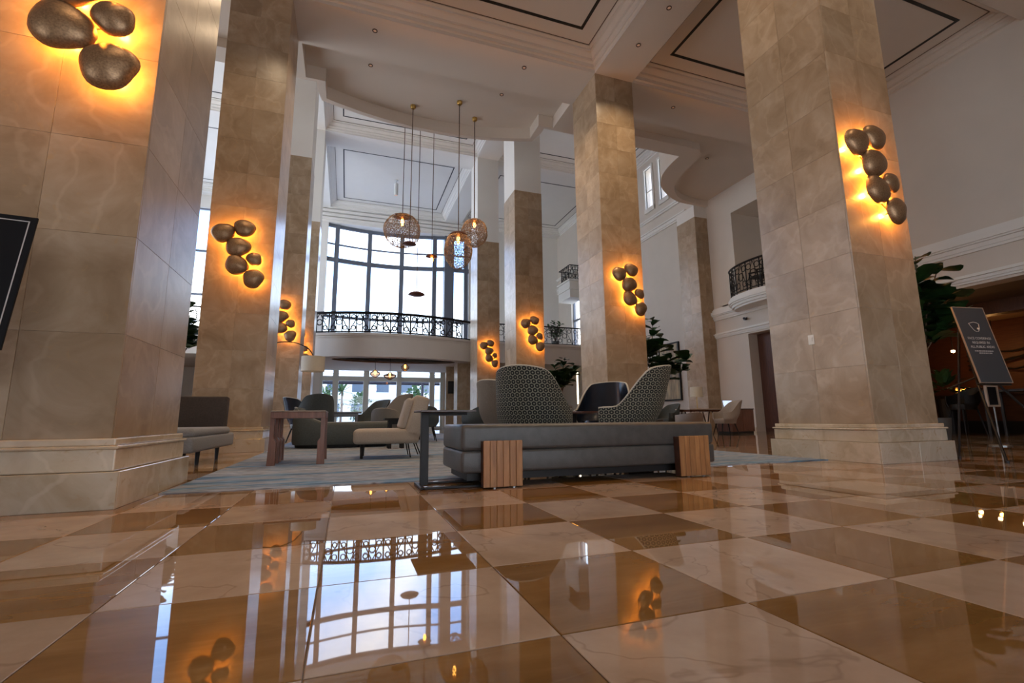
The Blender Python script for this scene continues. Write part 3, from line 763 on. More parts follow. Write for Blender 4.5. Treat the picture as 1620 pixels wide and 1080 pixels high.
# ------------------------------------------------------------------ bronze wall sconces
def dish_mesh(name, seed):
    r_ = random.Random(seed); ph = [r_.uniform(0, 6.28) for _ in range(3)]
    n, m_ = 28, 8; mb = MB(); vs = []; fs = []
    def rad(t): return 1+.05*math.cos(2*t+ph[0])+.05*math.cos(3*t+ph[1])+.02*math.cos(5*t+ph[2])
    prof = [(k/m_, .68*math.sqrt(max(0,1-(k/m_)**2.0))*.75+.17*(1-k/m_)) for k in range(1, m_+1)] + [(1.0, -.035), (.95, -.03)] + [(.5, .42), (.1, .60)]
    vs.append((0, 0, .68))
    for (a, h) in prof:
        vs += [(a*rad(2*PI*k/n)*math.cos(2*PI*k/n), a*rad(2*PI*k/n)*math.sin(2*PI*k/n), h) for k in range(n)]
    for k in range(n): fs.append((0, 1+k, 1+(k+1) % n))
    for i in range(len(prof)-1):
        for k in range(n):
            a, b = 1+i*n+k, 1+i*n+(k+1) % n; fs.append((a, a+n, b+n, b))
    fs.append(tuple(1+(len(prof)-1)*n+k for k in range(n)))
    mb.addv(vs, fs); return mb.mesh(name, BRONZE, 50)
DISHES = [dish_mesh('dish', s_) for s_ in range(6)]
PATT = [(-.17, 3.71, .150), (.15, 3.83, .140), (.075, 3.48, .158), (.335, 3.285, .105), (.075, 3.155, .150), (.345, 2.935, .140)]
def sconce(cx, yf, label, dx=0, dz=0):
    root = thing('wall_sconce', label, 'wall light', (cx+dx, yf, 3.3+dz), 0, 'bronze pebble sconces on the columns')
    rg = random.Random(int(abs(cx*37+yf*11)))
    cen = [Vector((x, 0, z-3.3)) for x, z, r in PATT]
    for k, (x, z, r) in enumerate(PATT):
        p = cen[k]
        o = link('dish', DISHES[k], root, (p.x, -.105, p.z), (PI/2+rg.uniform(-.10, .10), rg.uniform(-.12, .12), 0)); o.scale = (r*1.20, r*1.18, r*.95)
        MB().tube([(p.x, -.0, p.z), (p.x, -.13, p.z)], .009, 6).obj('stem', BRASS, root)
        light('sconce_lamp', 'POINT', (p.x, -.062, p.z), SCONCE_W*(r/.15)**2, (1.0, 0.37, 0.045), root, .025)
    for a, b in ((0, 2), (1, 2), (2, 4), (4, 3), (4, 5)):
        MB().tube([cen[a]+Vector((0, -.04, 0)), cen[b]+Vector((0, -.04, 0))], .006, 5).obj('branch', BRASS, root)
    return root
CL, CRr = (XL0+XL1)/2, (XR0+XR1)/2
sconce(CL, ROWS[0], 'bronze pebble sconce on the nearest left column, partly out of frame', -.05, -.13)
sconce(CL, ROWS[1], 'bronze pebble sconce on the left column behind the grey chaise', -.10)
sconce(CL, ROWS[2], 'bronze pebble sconce above the arc lamp on the left', -.10)
sconce(CL, ROWS[3], 'small half-hidden bronze sconce on the farthest left column', -.10)
sconce(CRr, ROWS[0], 'bronze pebble sconce on the nearest right column', -.20, -.06)
sconce(CRr, ROWS[1], 'bronze pebble sconce on the column behind the patterned chairs')
sconce(CRr, ROWS[2], 'bronze pebble sconce beside the mezzanine shrub', -.03)
sconce(CRr, ROWS[3], 'small bronze pebble sconce on the farthest right column', -.08)

# ------------------------------------------------------------------ sprinkler heads with added fill spots
def downlight(x, y, z, label, watt):
    root = thing('downlight', label, 'downlight', (x, y, z), 0, 'added ceiling fill spots')
    MB().lathe([(.035, -.001), (.055, -.001), (.055, -.012), (.035, -.012)], 16).obj('trim_ring', BRONZE_LINE, root)
    MB().lathe([(0, -.004), (.035, -.004)], 16).obj('lens', SPOTGLOW, root)  # faint glow makes the unlit head read grey
    light('fill_spot_lamp', 'SPOT', (0, 0, -.03), watt, (1.0, 0.74, 0.47), root, .04, math.radians(120), 0.8)  # spot lamp added to brighten the front hall; the heads are unlit
DW = FILL_SPOT_W
downlight(.23, 9.4, ZS, 'left sprinkler head with added fill spot on the beam in front of the scalloped recess', DW)
downlight(3.65, 9.4, ZS, 'right sprinkler head with added fill spot on the beam in front of the scalloped recess', DW)
downlight(.2, 10.92, 9.10, 'left sprinkler head with added fill spot inside the scalloped recess', DW)
downlight(3.58, 10.92, 9.10, 'right sprinkler head with added fill spot inside the scalloped recess', DW)
downlight(5.87, 6.9, ZS, 'large sprinkler head with added fill spot on the beam left of the right coffer', DW)
downlight(5.84, 7.94, ZS, 'small sprinkler head with added fill spot on the beam nearest the middle column', DW)
downlight(7.98, 9.5, ZS, 'sprinkler head with added fill spot on the beam behind the right coffer', DW)
downlight(10.97, 11.6, 8.98, 'sprinkler head with added fill spot in the round recess on the right', DW*.4)
for x, y, t_ in ((-1.86, 6.9, 'on the beam between the two left columns'), (-1.86, 1.5, 'on the beam before the nearest left column'), (5.86, 1.5, 'on the beam before the nearest right column'), (.2, 4.2, 'left of centre above the daybed'), (3.7, 4.2, 'right of centre above the daybed'), (-5.5, 4.2, 'on the beam in the left aisle')):
    downlight(x, y, ZS, 'added fill spot '+t_, DW)  # added out of view, only for the light they give

# ------------------------------------------------------------------ pendant lamps
def globe_mesh(rx, rz, seed):
    b = bmesh.new(); bmesh.ops.create_icosphere(b, subdivisions=4, radius=1)
    rg = random.Random(seed)
    for v in b.verts:
        v.co += Vector((rg.uniform(-1, 1), rg.uniform(-1, 1), rg.uniform(-1, 1)))*.030
        v.co.x *= rx; v.co.y *= rx; v.co.z *= rz
    bmesh.ops.delete(b, geom=[f for f in b.faces if f.calc_center_median().z > .86*rz], context='FACES')
    ee = [e for e in b.edges if rg.random() < .22]
    bmesh.ops.dissolve_edges(b, edges=ee, use_verts=False)
    bmesh.ops.wireframe(b, faces=list(b.faces), thickness=.0125, use_replace=True, use_even_offset=True, use_boundary=True)
    mb = MB(); mb.bm(b); return mb
def pendant(x, y, ztop, zcap, rcap, rx, rz, label, bulb=True):
    root = thing('pendant_lamp', label, 'pendant lamp', (x, y, ztop))
    MB().lathe([(0, 0), (.075, 0), (.075, -.06), (.05, -.09), (0, -.09)], 16).obj('canopy', BRASS, root, 40)
    zc = zcap-ztop
    MB().tube([(0, 0, -.05), (0, 0, zc+.05)], .012, 6).obj('rod', BRONZE_LINE, root)
    MB().lathe([(0, zc+.30*rcap), (rcap*.45, zc+.24*rcap), (rcap*.85, zc+.08*rcap), (rcap, zc-.02), (rcap*.8, zc-.16*rcap), (rcap*.35, zc-.28*rcap), (0, zc-.32*rcap)], 24).obj('cap', BRONZE_CAP, root, 60)
    if bulb:
        bl_ = max(.12, rcap*.75)
        MB().lathe([(0, zc-.25*rcap), (.035, zc-.3*rcap), (.045, zc-.3*rcap-bl_*.4), (.03, zc-.3*rcap-bl_), (0, zc-.32*rcap-bl_)], 12).obj('bulb', BULB, root, 60)
    if rx: stuff(globe_mesh(rx, rz, int(x*100)).obj('mesh_globe', BRONZE, root, loc=(0, 0, zc-rz*.86)))
    return root
pendant(2.574, 11.564, 9.10, 5.27, .235, .36, .50, 'long pendant lamp with a tall mesh globe hanging lowest of the near ones')
pendant(3.15, 12.13, 9.10, 5.95, .165, .36, .40, 'mesh globe pendant at the right in front of the far column')
pendant(1.39, 12.13, 9.10, 5.09, .18, 0, 0, 'bare dark disc pendant in front of the window', False)
pendant(1.373, 14.0, ZC2, 6.63, .27, .54, .52, 'large mesh globe pendant at the left of the cluster')
pendant(2.37, 14.5, ZC2, 5.65, .19, 0, 0, 'small dark disc pendant at the middle of the window')
pendant(1.92, 14.5, ZC2, 4.37, .26, 0, 0, 'lowest dark disc pendant against the bright window', False)
# cylinder ceiling light of the far coffer
cy = thing('cylinder_light', 'white cylinder spotlight hanging from the far coffer', 'spotlight', (2.0, 24.1, ZC2-.012))
MB().lathe([(0, 0), (.10, 0), (.10, -.03), (.02, -.03), (.02, -.2), (.11, -.2), (.11, -.85), (0, -.85)], 18).obj('barrel', FACADE, cy, 40)
MB().lathe([(0, -.852), (.08, -.852)], 18).obj('lens', SPOTGLOW, cy)
# little glass pendants under the mezzanine
for k, (x, z, r) in enumerate(((1.22, 2.72, .24), (1.9, 2.62, .30), (2.6, 3.05, .2))):
    q = thing('glass_pendant', ('small amber glass pendant at the left under the mezzanine', 'wide-brimmed amber glass pendant in the middle under the mezzanine', 'small amber glass pendant at the right under the mezzanine')[k], 'pendant lamp', (x, 23.1, 3.6), 0, 'glass pendants under the mezzanine')
    zz = z-3.6
    MB().tube([(0, 0, 0), (0, 0, zz+.12)], .01, 5).obj('cord', DARKWIRE, q)
    MB().lathe([(.02, zz+.14), (.12, zz+.06), (r, zz-.02), (r*.9, zz-.12), (.06, zz-.24), (0, zz-.25)], 18).obj('glass_shade', AMBER, q, 60)
    MB().lathe([(0, zz+.08), (.04, zz+.06), (.05, zz-.06), (0, zz-.12)], 10).obj('bulb', BULB, q, 60)

# ------------------------------------------------------------------ carpet
rg_ = MB().box(RUGX0, RUGX1, RUGY0, RUGY1, -.0055, .007, .004, 1)
tag(rg_.obj('carpet', RUG), 'blue grey striped carpet under the lounge furniture', 'carpet')

# ------------------------------------------------------------------ grey leather daybed with slatted legs
def daybed():
    x0, x1, y0, y1 = .82, 3.13, 3.5, 4.23
    root = thing('daybed', 'charcoal leather daybed with slatted wooden legs', 'sofa', ((x0+x1)/2, (y0+y1)/2, 0))
    hx, hy = (x1-x0)/2, (y1-y0)/2
    MB().box(-hx, hx, -hy, hy, .105, .268, .022, 3).obj('lower_cushion', LEATHER, root, 50)
    MB().box(-hx, hx, -hy, hy, .266, .458, .030, 4).obj('upper_cushion', LEATHER, root, 50)
    MB().box(-hx+.06, hx-.05, -hy+.08, hy-.08, .045, .105).obj('base_frame', BLKMETAL, root)
    for sx, (a, b) in enumerate(((.963, 1.268), (2.69, 3.0))):
        for sy, yy in ((-1, -hy-.034), (1, hy+.045)):
            leg = MB().box(a-(x0+x1)/2+.004, b-(x0+x1)/2-.004, yy-.035, yy+.035, .010 if sy > 0 else .008, .338).obj('block_leg', WOOD_DARK, root)
            n = 6; wd = (b-a)/n
            sm = MB().box(0.0012, wd-.0012, -.012, 0, .010, .342, .003, 1).mesh('slat', WOOD_SLAT)
            for k in range(n): link('slat', sm, leg, (a-(x0+x1)/2+k*wd, yy+sy*.035+(0 if sy < 0 else .012), 0))
            for q in (.3, .8):
                MB().lathe([(0, 0), (.012, 0), (.012, .008), (0, .008)], 10, cx=a-(x0+x1)/2+(b-a)*q, cy=yy-.02, M=Matrix.Translation((0, 0, .008 if sy > 0 else 0))).obj('glide', STEEL, leg)
daybed()
def ctable():
    root = thing('c_table', 'dark metal C-shaped side table overhanging the daybed', 'side table', (.58, 3.73, 0))
    MB().box(-.03, .03, -.025, .025, .012, .556, .003, 1).obj('post', BLKMETAL, root)
    for y in (-.16, .15): MB().box(-.034, .42, y-.014, y+.014, 0, .016, .003, 1).obj('base_bar', BLKMETAL, root)
    MB().box(-.05, -.015, -.174, .164, .0, .018, .003, 1).obj('base_bar', BLKMETAL, root)
    MB().box(-.06, .36, -.19, .19, .556, .572, .004, 2).obj('table_top', WOOD_DARK, root)
    MB().box(-.02, .33, -.02, .02, .535, .556).obj('top_bracket', BLKMETAL, root)
ctable()

# ------------------------------------------------------------------ red walnut side table
def sidetable():
    root = thing('wood_side_table', 'red walnut side table with notched legs on the carpet', 'side table', (-.515, 6.47, .007))
    hx, hy = .29, .43
    MB().box(-hx, hx, -hy, hy, .525, .600, .004, 1).obj('apron', WOOD_RED, root)
    MB().box(-hx-.004, hx+.004, -hy-.004, hy+.004, .600, .612, .003, 1).obj('table_top', plain('satin_top', (0.30, 0.23, 0.19), 0.3), root)
    for sx in (-1, 1):
        for k, y in enumerate((-hy+.035, -.06, .16, hy-.035)):
            if k in (1, 2) and sx > 0: continue
            q = MB()
            a = sx*(hx-.035); s_ = -sx
            pts = [(0, .525), (.045, .525), (.045, .30), (.072, .26), (.072, 0), (-.012, 0), (0, .28)]
            vs = [(a-sx*.035+(0) + s_*(-.035) + s_*(px_) + sx*.035, y-.03, z) for px_, z in pts]
            n = len(pts); vs2 = [(x, yy+.06, z) for x, yy, z in vs]
            q.addv(vs+vs2, [tuple(range(n)), tuple(range(2*n-1, n-1, -1))]+[(i, (i+1) % n, n+(i+1) % n, n+i) for i in range(n)])
            q.obj('leg', WOOD_RED, root)
sidetable()

# ------------------------------------------------------------------ upholstered pieces
def R3(ax, a): return Matrix.Rotation(a, 4, ax)
def lounge_chair(loc, rz, label, fab):
    root = thing('lounge_chair', label, 'armchair', loc, rz)   # faces -x
    MB().box(-.43, .40, -.37, .37, .185, .375, .05, 4).obj('seat', fab, root, 50)
    M = Matrix.Translation((.30, 0, .28)) @ R3('Y', .27)
    MB().box(-.105, .105, -.37, .37, -.05, .54, .05, 4, M=M).obj('backrest', fab, root, 50)
    M = Matrix.Translation((.175, 0, .37)) @ R3('Y', .27)
    bc_ = MB().box(-.05, .05, -.33, .33, -.0, .42, .04, 4, M=M).obj('back_cushion', fab, root, 50)
    for y in (-.27, .27):
        MB().tube([(-.32, y, 0), (-.32, y, .2)], [.018, .026], 8).obj('leg', BLKMETAL, root)
        MB().tube([(.36, y, .2), (.44, y*1.05, 0)], .009, 6).obj('leg', BLKMETAL, root)
        MB().tube([(.26, y, .2), (.30, y*.98, 0)], .009, 6).obj('leg', BLKMETAL, root)
    return root
lounge_chair((.55, 6.80, .012), -.06, 'beige armless lounge chair in profile on the carpet', BEIGEFAB)

def chaise():
    root = thing('chaise', 'grey armless chaise with a dark back beside the left column', 'chaise', (-2.05, 6.9, 0))
    MB().box(-.55, .55, -1.0, .95, .175, .345, .03, 3).obj('seat_base', GREYFAB, root, 50)
    MB().box(-.545, .545, -.99, .72, .335, .435, .045, 4).obj('seat_cushion', GREYFAB, root, 50)
    M = Matrix.Translation((0, .80, .40)) @ R3('X', -.10)
    MB().box(-.55, .47, -.07, .07, -.06, .45, .025, 3, M=M).obj('backrest', DARKFAB, root, 50)
    for x in (-.45, .40):
        for y in (-.75, -.2, .72):
            MB().tube([(x, y, 0), (x, y, .18)], [.02, .028], 10).obj('leg', BLKMETAL, root)
    # slim legs' foot discs keep it level
chaise()

def shell_chair(loc, rz, label, outer, inner, H=1.02, arm=.62, R=.36, group=None, rim=True, legm=BLKMETAL, seat_z=.42, swivel=False):
    """high wrap-around back; faces local +y"""
    root = thing('shell_chair', label, 'chair', loc, rz, group)
    z0 = seat_z-.10; A = math.radians(118)
    sm = lambda t: max(0, min(1, t))**2*(3-2*max(0, min(1, t)))
    def hgt(f): return H-.04*(abs(f)/.8)**2*(abs(f) < .8)-(.04*(abs(f) >= .8))-(H-.04-arm)*sm((abs(f)-math.radians(44))/math.radians(52))**.85
    def pt(f, t, off=0):
        back = max(0, math.cos(f)); r = R*(.80+.20*sm(t*2.2))+off
        z = z0+(hgt(f)-z0)*t
        lean = .17*back*max(0, (z-seat_z)/(H-seat_z))
        y = -(r*math.cos(f))-lean
        if abs(f) > PI/2: y = y*1.25
        fl = 1-.06*sm((t-.5)*2)*back
        return Vector((r*math.sin(f)*1.06*fl, y, z))
    nu, nv = 36, 12
    def shellmesh(off, nm, mat):
        me = bpy.data.meshes.new(nm); vs = []; uv = []
        for i in range(nu+1):
            for j in range(nv+1):
                f = -A+2*A*i/nu; t = j/nv
                vs.append(pt(f, t, off)); uv.append((f*R, vs[-1].z))
        fs = [(i*(nv+1)+j, i*(nv+1)+j+1, (i+1)*(nv+1)+j+1, (i+1)*(nv+1)+j) for i in range(nu) for j in range(nv)]
        me.from_pydata(vs, [], fs); l = me.uv_layers.new(name='uv')
        for lp in me.loops: l.data[lp.index].uv = uv[lp.vertex_index]
        me.polygons.foreach_set('use_smooth', [True]*len(fs)); me.materials.append(mat)
        if off < 0: me.flip_normals()
        return me
    link('outer_shell', shellmesh(.0, 'outer_shell', outer), root)
    link('inner_shell', shellmesh(-.034, 'inner_shell', inner), root)
    rimpts = [(pt(-A+2*A*i/nu, 1, 0)+pt(-A+2*A*i/nu, 1, -.034))/2 for i in range(nu+1)]
    down = [(pt(A, t, 0)+pt(A, t, -.034))/2 for t in (.8, .5, .2, 0)]; pre = [(pt(-A, t, 0)+pt(-A, t, -.034))/2 for t in (0, .2, .5, .8)]
    MB().tube(pre+rimpts+down, .015, 8).obj('rim', PIPING if rim else inner, root, 60)
    MB().lathe([(0, z0), (R*.80, z0), (R*.86, seat_z-.02), (R*.80, seat_z+.03), (0, seat_z+.045)], 24).obj('seat', inner, root, 50)
    if swivel:
        MB().tube([(0, 0, z0), (0, 0, .04)], .03, 10).obj('pedestal', legm, root)
        MB().lathe([(0, .04), (.22, .03), (.25, 0), (0, 0)], 20).obj('base', legm, root)
    else:
        for sx in (-1, 1):
            for sy in (-1, 1):
                MB().tube([(sx*.17, sy*.17, z0+.01), (sx*.25, sy*.25, 0)], [.02, .011], 8).obj('leg', legm, root)
    return root
# facing direction: rz=0 faces +y (away from the camera)
shell_chair((2.02, 5.05, .018), -.75, 'high-backed patterned chair on the left behind the daybed', PATTERN, DKLEATHER, 1.03, .58, .40)
shell_chair((2.12, 6.22, .018), -.95, 'grey shell chair hidden behind the left patterned chair', TAUPEFAB, DKLEATHER, .98, .60, .38)
shell_chair((3.21, 5.05, .018), .80, 'high-backed patterned chair on the right behind the daybed', PATTERN, DKLEATHER, 1.08, .60, .40)
shell_chair((3.62, 6.3, .018), 2.35, 'shiny navy leather shell chair facing the camera behind the table', GREYFAB, DKLEATHER, 1.05, .60, .40)
def round_table(loc, r, h, label, mat=WOOD_DARK):
    root = thing('round_table', label, 'table', loc)
    MB().lathe([(0, h-.03), (r-.02, h-.03), (r, h-.015), (r, h), (0, h)], 40).obj('table_top', mat, root, 30)
    MB().lathe([(.05, h-.03), (.035, h-.1), (.035, .05), (.05, .03)], 16).obj('pedestal', BLKMETAL, root, 40)
    MB().lathe([(0, .03), (r*.5, .02), (r*.52, 0), (0, 0)], 30).obj('base', BLKMETAL, root, 30)
    return root
round_table((2.98, 5.98, .007), .33, .585, 'round red-brown table between the patterned chairs', WOOD_RED)

# group by the curved sofa
def curved_sofa():
    root = thing('curved_sofa', 'slate grey curved low sofa seen from behind with one high end', 'sofa', (-.25, 9.55, .007))
    def prof(sx, hump):
        pass
    P = [(-.62, .55), (-.66, .25), (-.55, 0), (-.25, -.12), (.2, -.16), (.65, -.14), (1.05, -.08)]
    path = catmull([(x, y, 0) for x, y in P], 6)
    n = len(path)
    def top(i):
        t = i/(n-1)
        return .74-.28*min(1, max(0, (t-.25)/.3))**1 if t > .25 else .74
    vs = []; fs = []
    for i, p in enumerate(path):
        a = Vector(path[max(0, i-1)]); b = Vector(path[min(n-1, i+1)]); d = (b-a).normalized(); nrm = Vector((-d.y, d.x, 0))
        h = top(i); p = Vector(p); T = .14
        ring = [(0, .06), (-.02, .12), (-.02, h-.05), (.0, h-.012), (.05, h), (.09, h), (T-.01, h-.02), (T, h-.06), (T, .06)]
        vs += [tuple(p+nrm*a_+Vector((0, 0, z))) for a_, z in ring]
    k = 9
    for i in range(n-1):
        for j in range(k): fs.append((i*k+j, i*k+(j+1) % k, (i+1)*k+(j+1) % k, (i+1)*k+j))
    fs.append(tuple(range(k))); fs.append(tuple((n-1)*k+j for j in range(k)))
    q = MB(); q.addv(vs, fs); q.obj('backrest', GREENFAB, root, 50)
    st = [(x, y+.10) for x, y, _ in path[8:]]; 
    s2 = st+[(1.02, .62), (-.4, .72)]
    MB().prism(s2, .08, .36).obj('seat', GREENFAB, root)
    MB().prism([(XX*.97, YY*.97+.02) for XX, YY in s2], .01, .08).obj('plinth', BLKMETAL, root)
    rm = MB().tube([tuple(Vector(path[i])+Vector((0, .04, top(i)+.004))) for i in range(n)], .008, 5).obj('piping', PIPING, root)
curved_sofa()
shell_chair((-.62, 11.0, .018), .25, 'dark grey shell chair behind the wooden side table', GREENFAB, GREENFAB, 1.02, .62, .36, rim=False)
shell_chair((-.90, 11.9, .018), -.9, 'navy chair half hidden beside the left column', DKLEATHER, DKLEATHER, 1.0, .6, .34)
shell_chair((.60, 12.45, .018), 2.2, 'navy shell chair in front of the glazed doors', DKLEATHER, GREENFAB, 1.0, .62, .36, rim=False)
shell_chair((.98, 11.2, .018), .9, 'olive grey shell chair right of the navy one', TAUPEFAB, TAUPEFAB, 1.05, .62, .36, rim=False)
shell_chair((.86, 10.62, .018), -.35, 'low taupe chair behind the beige lounge chair', TAUPEFAB, TAUPEFAB, .72, .5, .33, rim=False, seat_z=.38)
def slab_table(loc, lx, ly, h, label, mat=WOOD_DARK, legs=True):
    root = thing('dining_table', label, 'table', loc)
    MB().box(-lx/2, lx/2, -ly/2, ly/2, h-.035, h, .005, 1).obj('table_top', mat, root)
    MB().box(-lx/2+.08, lx/2-.08, -ly/2+.08, ly/2-.08, h-.11, h-.035).obj('apron', mat, root)
    for sx in (-1, 1):
        for sy in (-1, 1): MB().box(sx*(lx/2-.1)-.03, sx*(lx/2-.1)+.03, sy*(ly/2-.1)-.03, sy*(ly/2-.1)+.03, 0, h-.035, .004, 1).obj('leg', mat, root)
    return root
slab_table((-.02, 11.75, .007), .72, .72, .69, 'dark wooden table among the shell chairs on the left')
slab_table((.86, 8.85, .007), .42, .4, .53, 'small dark wire-legged side table behind the lounge chair', BLKMETAL)
slab_table((2.35, 12.0, .007), 1.35, .85, .70, 'long dark dining table behind the end of the daybed')
shell_chair((1.75, 11.2, .018), -.1, 'dark chair tucked at the left end of the long dark table', GREENFAB, GREENFAB, .78, .58, .30, rim=False)
shell_chair((2.98, 11.3, .018), .5, 'dark grey chair at the right end of the long dark table', GREENFAB, GREENFAB, .80, .6, .31, rim=False)
shell_chair((3.15, 9.6, .018), -1.0, 'dark chair half hidden left of the patterned chairs', DARKFAB, DARKFAB, .68, .52, .3, rim=False)
shell_chair((5.0, 11.0, .018), .4, 'small grey chair under the hanging fig behind the round table', TAUPEFAB, TAUPEFAB, .78, .6, .3, rim=False)

# desk group, right aisle
dk = thing('writing_desk', 'pale topped writing desk with splayed legs near the right wall', 'desk', (10.25, 11.6, 0))
MB().box(-.95, .62, -.32, .32, .715, .74, .004, 1).obj('desk_top', plain('desk_top_ash', (0.55, 0.45, 0.36), 0.4), dk)
MB().box(-.9, .58, -.27, .27, .66, .715).obj('apron', WOOD_RED, dk)
for x in (-.75, -.1):
    for s_ in (-1, 1):
        for y in (-.2, .2): MB().tube([(x+s_*.05, y, .68), (x+s_*.22, y, 0)], .018, 6).obj('leg', WOOD_DARK, dk)
cb = thing('low_cabinet', 'low walnut cabinet at the end of the writing desk', 'cabinet', (11.52, 11.75, 0))
MB().box(-.58, .28, -.3, .3, .06, .715).obj('body', WOOD_RED, cb)
MB().box(-.60, .30, -.32, .32, .715, .745, .004, 1).obj('top', WOOD_DARK, cb)
MB().box(-.56, .26, -.28, .28, 0, .06).obj('toe_kick', BLACK, cb)
for a, b in ((-.575, -.155), (-.145, .275)): MB().box(a, b, -.312, -.3, .08, .70).obj('door', WOOD_RED, cb)
lt = thing('tablet', 'lit tablet screen standing on the low walnut cabinet', 'tablet', (11.28, 11.88, .7465))
M = R3('X', -.2)
MB().box(-.19, .19, -.006, .006, .0, .27, .004, 1, M=M).obj('body', SIGNBLK, lt); MB().box(-.18, .18, -.0072, -.006, .012, .26, M=M).obj('screen', SCREEN, lt)
MB().box(-.05, .05, 0, .12, 0, .008).obj('stand', SIGNBLK, lt)
tl = thing('table_lamp', 'table lamp with a pale drum shade on the desk', 'lamp', (10.0, 11.78, .741))
MB().lathe([(0, 0), (.09, 0), (.09, .015), (.012, .025), (.012, .40)], 16).obj('stem', BRASS, tl, 40)
MB().lathe([(.17, .36), (.19, .36), (.175, .66), (.16, .66), (.17, .36)], 28).obj('shade', SHADE, tl, 40)
shell_chair((10.02, 10.72, 0), 1.30, 'beige desk chair nearest the camera by the writing desk', BEIGEFAB, BEIGEFAB, .96, .62, .34, rim=False)
shell_chair((8.95, 10.9, 0), -.3, 'pale beige chair half hidden behind the right patterned chair', BEIGEFAB, BEIGEFAB, .62, .55, .34, rim=False, seat_z=.36)
shell_chair((8.95, 11.9, 0), 1.7, 'dark slate chair left of the writing desk', GREENFAB, GREENFAB, .90, .62, .33, rim=False)
shell_chair((9.9, 12.66, 0), 3.0, 'taupe chair on the far side of the writing desk', TAUPEFAB, TAUPEFAB, .80, .62, .33, rim=False)

# arc lamp on the left
al = thing('arc_lamp', 'arching floor lamp with a wide cream drum shade', 'lamp', (-2.2, 13.55, 0))
MB().lathe([(0, 0), (.2, 0), (.2, .04), (0, .05)], 24).obj('base', BLKMETAL, al)
MB().tube(catmull([(0, 0, .04), (0, .0, 1.2), (.06, .05, 2.15), (.35, .12, 2.52), (.8, .2, 2.58), (1.15, .28, 2.44), (1.3, .3, 2.24)], 6), .014, 8).obj('arc_arm', BLKMETAL, al, 50)
MB().lathe([(.285, 1.82), (.30, 1.82), (.30, 2.22), (.285, 2.22), (.285, 1.82)], 36, cx=1.3, cy=.3).obj('drum_shade', SHADE, al, 40)
fl2 = thing('floor_lamp', 'small cream shade floor lamp before the farthest right column', 'lamp', (5.42, 19.2, 0))
MB().lathe([(0, 0), (.14, 0), (.14, .03), (.012, .04), (.012, 1.7)], 16).obj('stand', BLKMETAL, fl2, 40)
MB().lathe([(.25, 1.68), (.27, 1.68), (.27, 2.02), (.25, 2.02), (.25, 1.68)], 28).obj('shade', SHADE, fl2, 40)

# speaker, painting, wall light, switch, camera
sp = thing('wall_speaker', 'black flat speaker panel on the wall by the glazed doors', 'speaker', (5.2, 25.0, 1.86))
MB().box(-.13, .25, -.09, 0, 0, .66, .01, 1).obj('cabinet', TVBLK, sp); MB().box(-.11, .23, -.095, -.09, .03, .63).obj('grille', BLACK, sp)
pa = thing('framed_painting', 'tall dark-framed abstract painting on the far right wall', 'painting', (XWR, 17.05, 1.2))
MB().box(-.05, -.02, -.62, .62, .06, 2.42).obj('canvas', ARTM, pa)
for (a, b, c, d) in ((-.68, -.62, 0, 2.48), (.62, .68, 0, 2.48), (-.62, .62, 0, .06), (-.62, .62, 2.42, 2.48)):
    MB().box(-.07, 0, a, b, c, d).obj('frame_bar', BLKMETAL, pa)
ws = thing('wall_light_slot', 'bright vertical lit slot on the far right wall', 'wall light', (XWR, 25.75, 1.3))
MB().box(-.06, 0, -.14, .14, 0, 2.0).obj('housing', PLASTER_W, ws); MB().box(-.07, -.06, -.09, .09, .05, 1.95).obj('glowing_lens', SLOT, ws)
sw = thing('switch_plate', 'small pale switch plate on the side of the right column', 'switch', (XR0, 4.19, 1.36))
MB().box(-.008, 0, -.034, .045, 0, .12, .003, 1).obj('plate', CARDW, sw); MB().box(-.014, -.008, -.012, .012, .035, .085).obj('rocker', PLASTER_W, sw)
wc = thing('wall_camera', 'small wall-mounted camera below the curved balcony', 'camera', (XWR, 12.76, 3.86))
MB().box(-.05, 0, -.06, .06, 0, .1).obj('bracket', STEEL, wc); MB().tube([(-.05, 0, .05), (-.2, -.12, .03)], .045, 10).obj('barrel', SIGNBLK, wc)

# black chairs on the curved balcony
def slat_chair(loc, rz, label):
    root = thing('slatted_chair', label, 'chair', loc, rz)
    for sx in (-.22, .22):
        MB().tube([(sx, -.2, 0), (sx, -.22, .45), (sx, -.32, 1.25)], .03, 6).obj('back_post', BLKMETAL, root)
        MB().tube([(sx, .2, 0), (sx, .2, .62)], .028, 6).obj('leg', BLKMETAL, root)
        MB().tube([(sx, -.26, .72), (sx, .22, .62)], .028, 6).obj('arm', BLKMETAL, root)
    for z, y in ((.62, -.24), (.80, -.262), (.98, -.285), (1.16, -.307)): MB().tube([(-.22, y, z), (.22, y, z)], .028, 6).obj('back_slat', BLKMETAL, root)
    MB().box(-.24, .24, -.22, .22, .42, .45).obj('seat', BLKMETAL, root)
slat_chair((12.74, 11.6, 4.622), 1.3, 'black slatted chair standing behind the curved balcony railing')

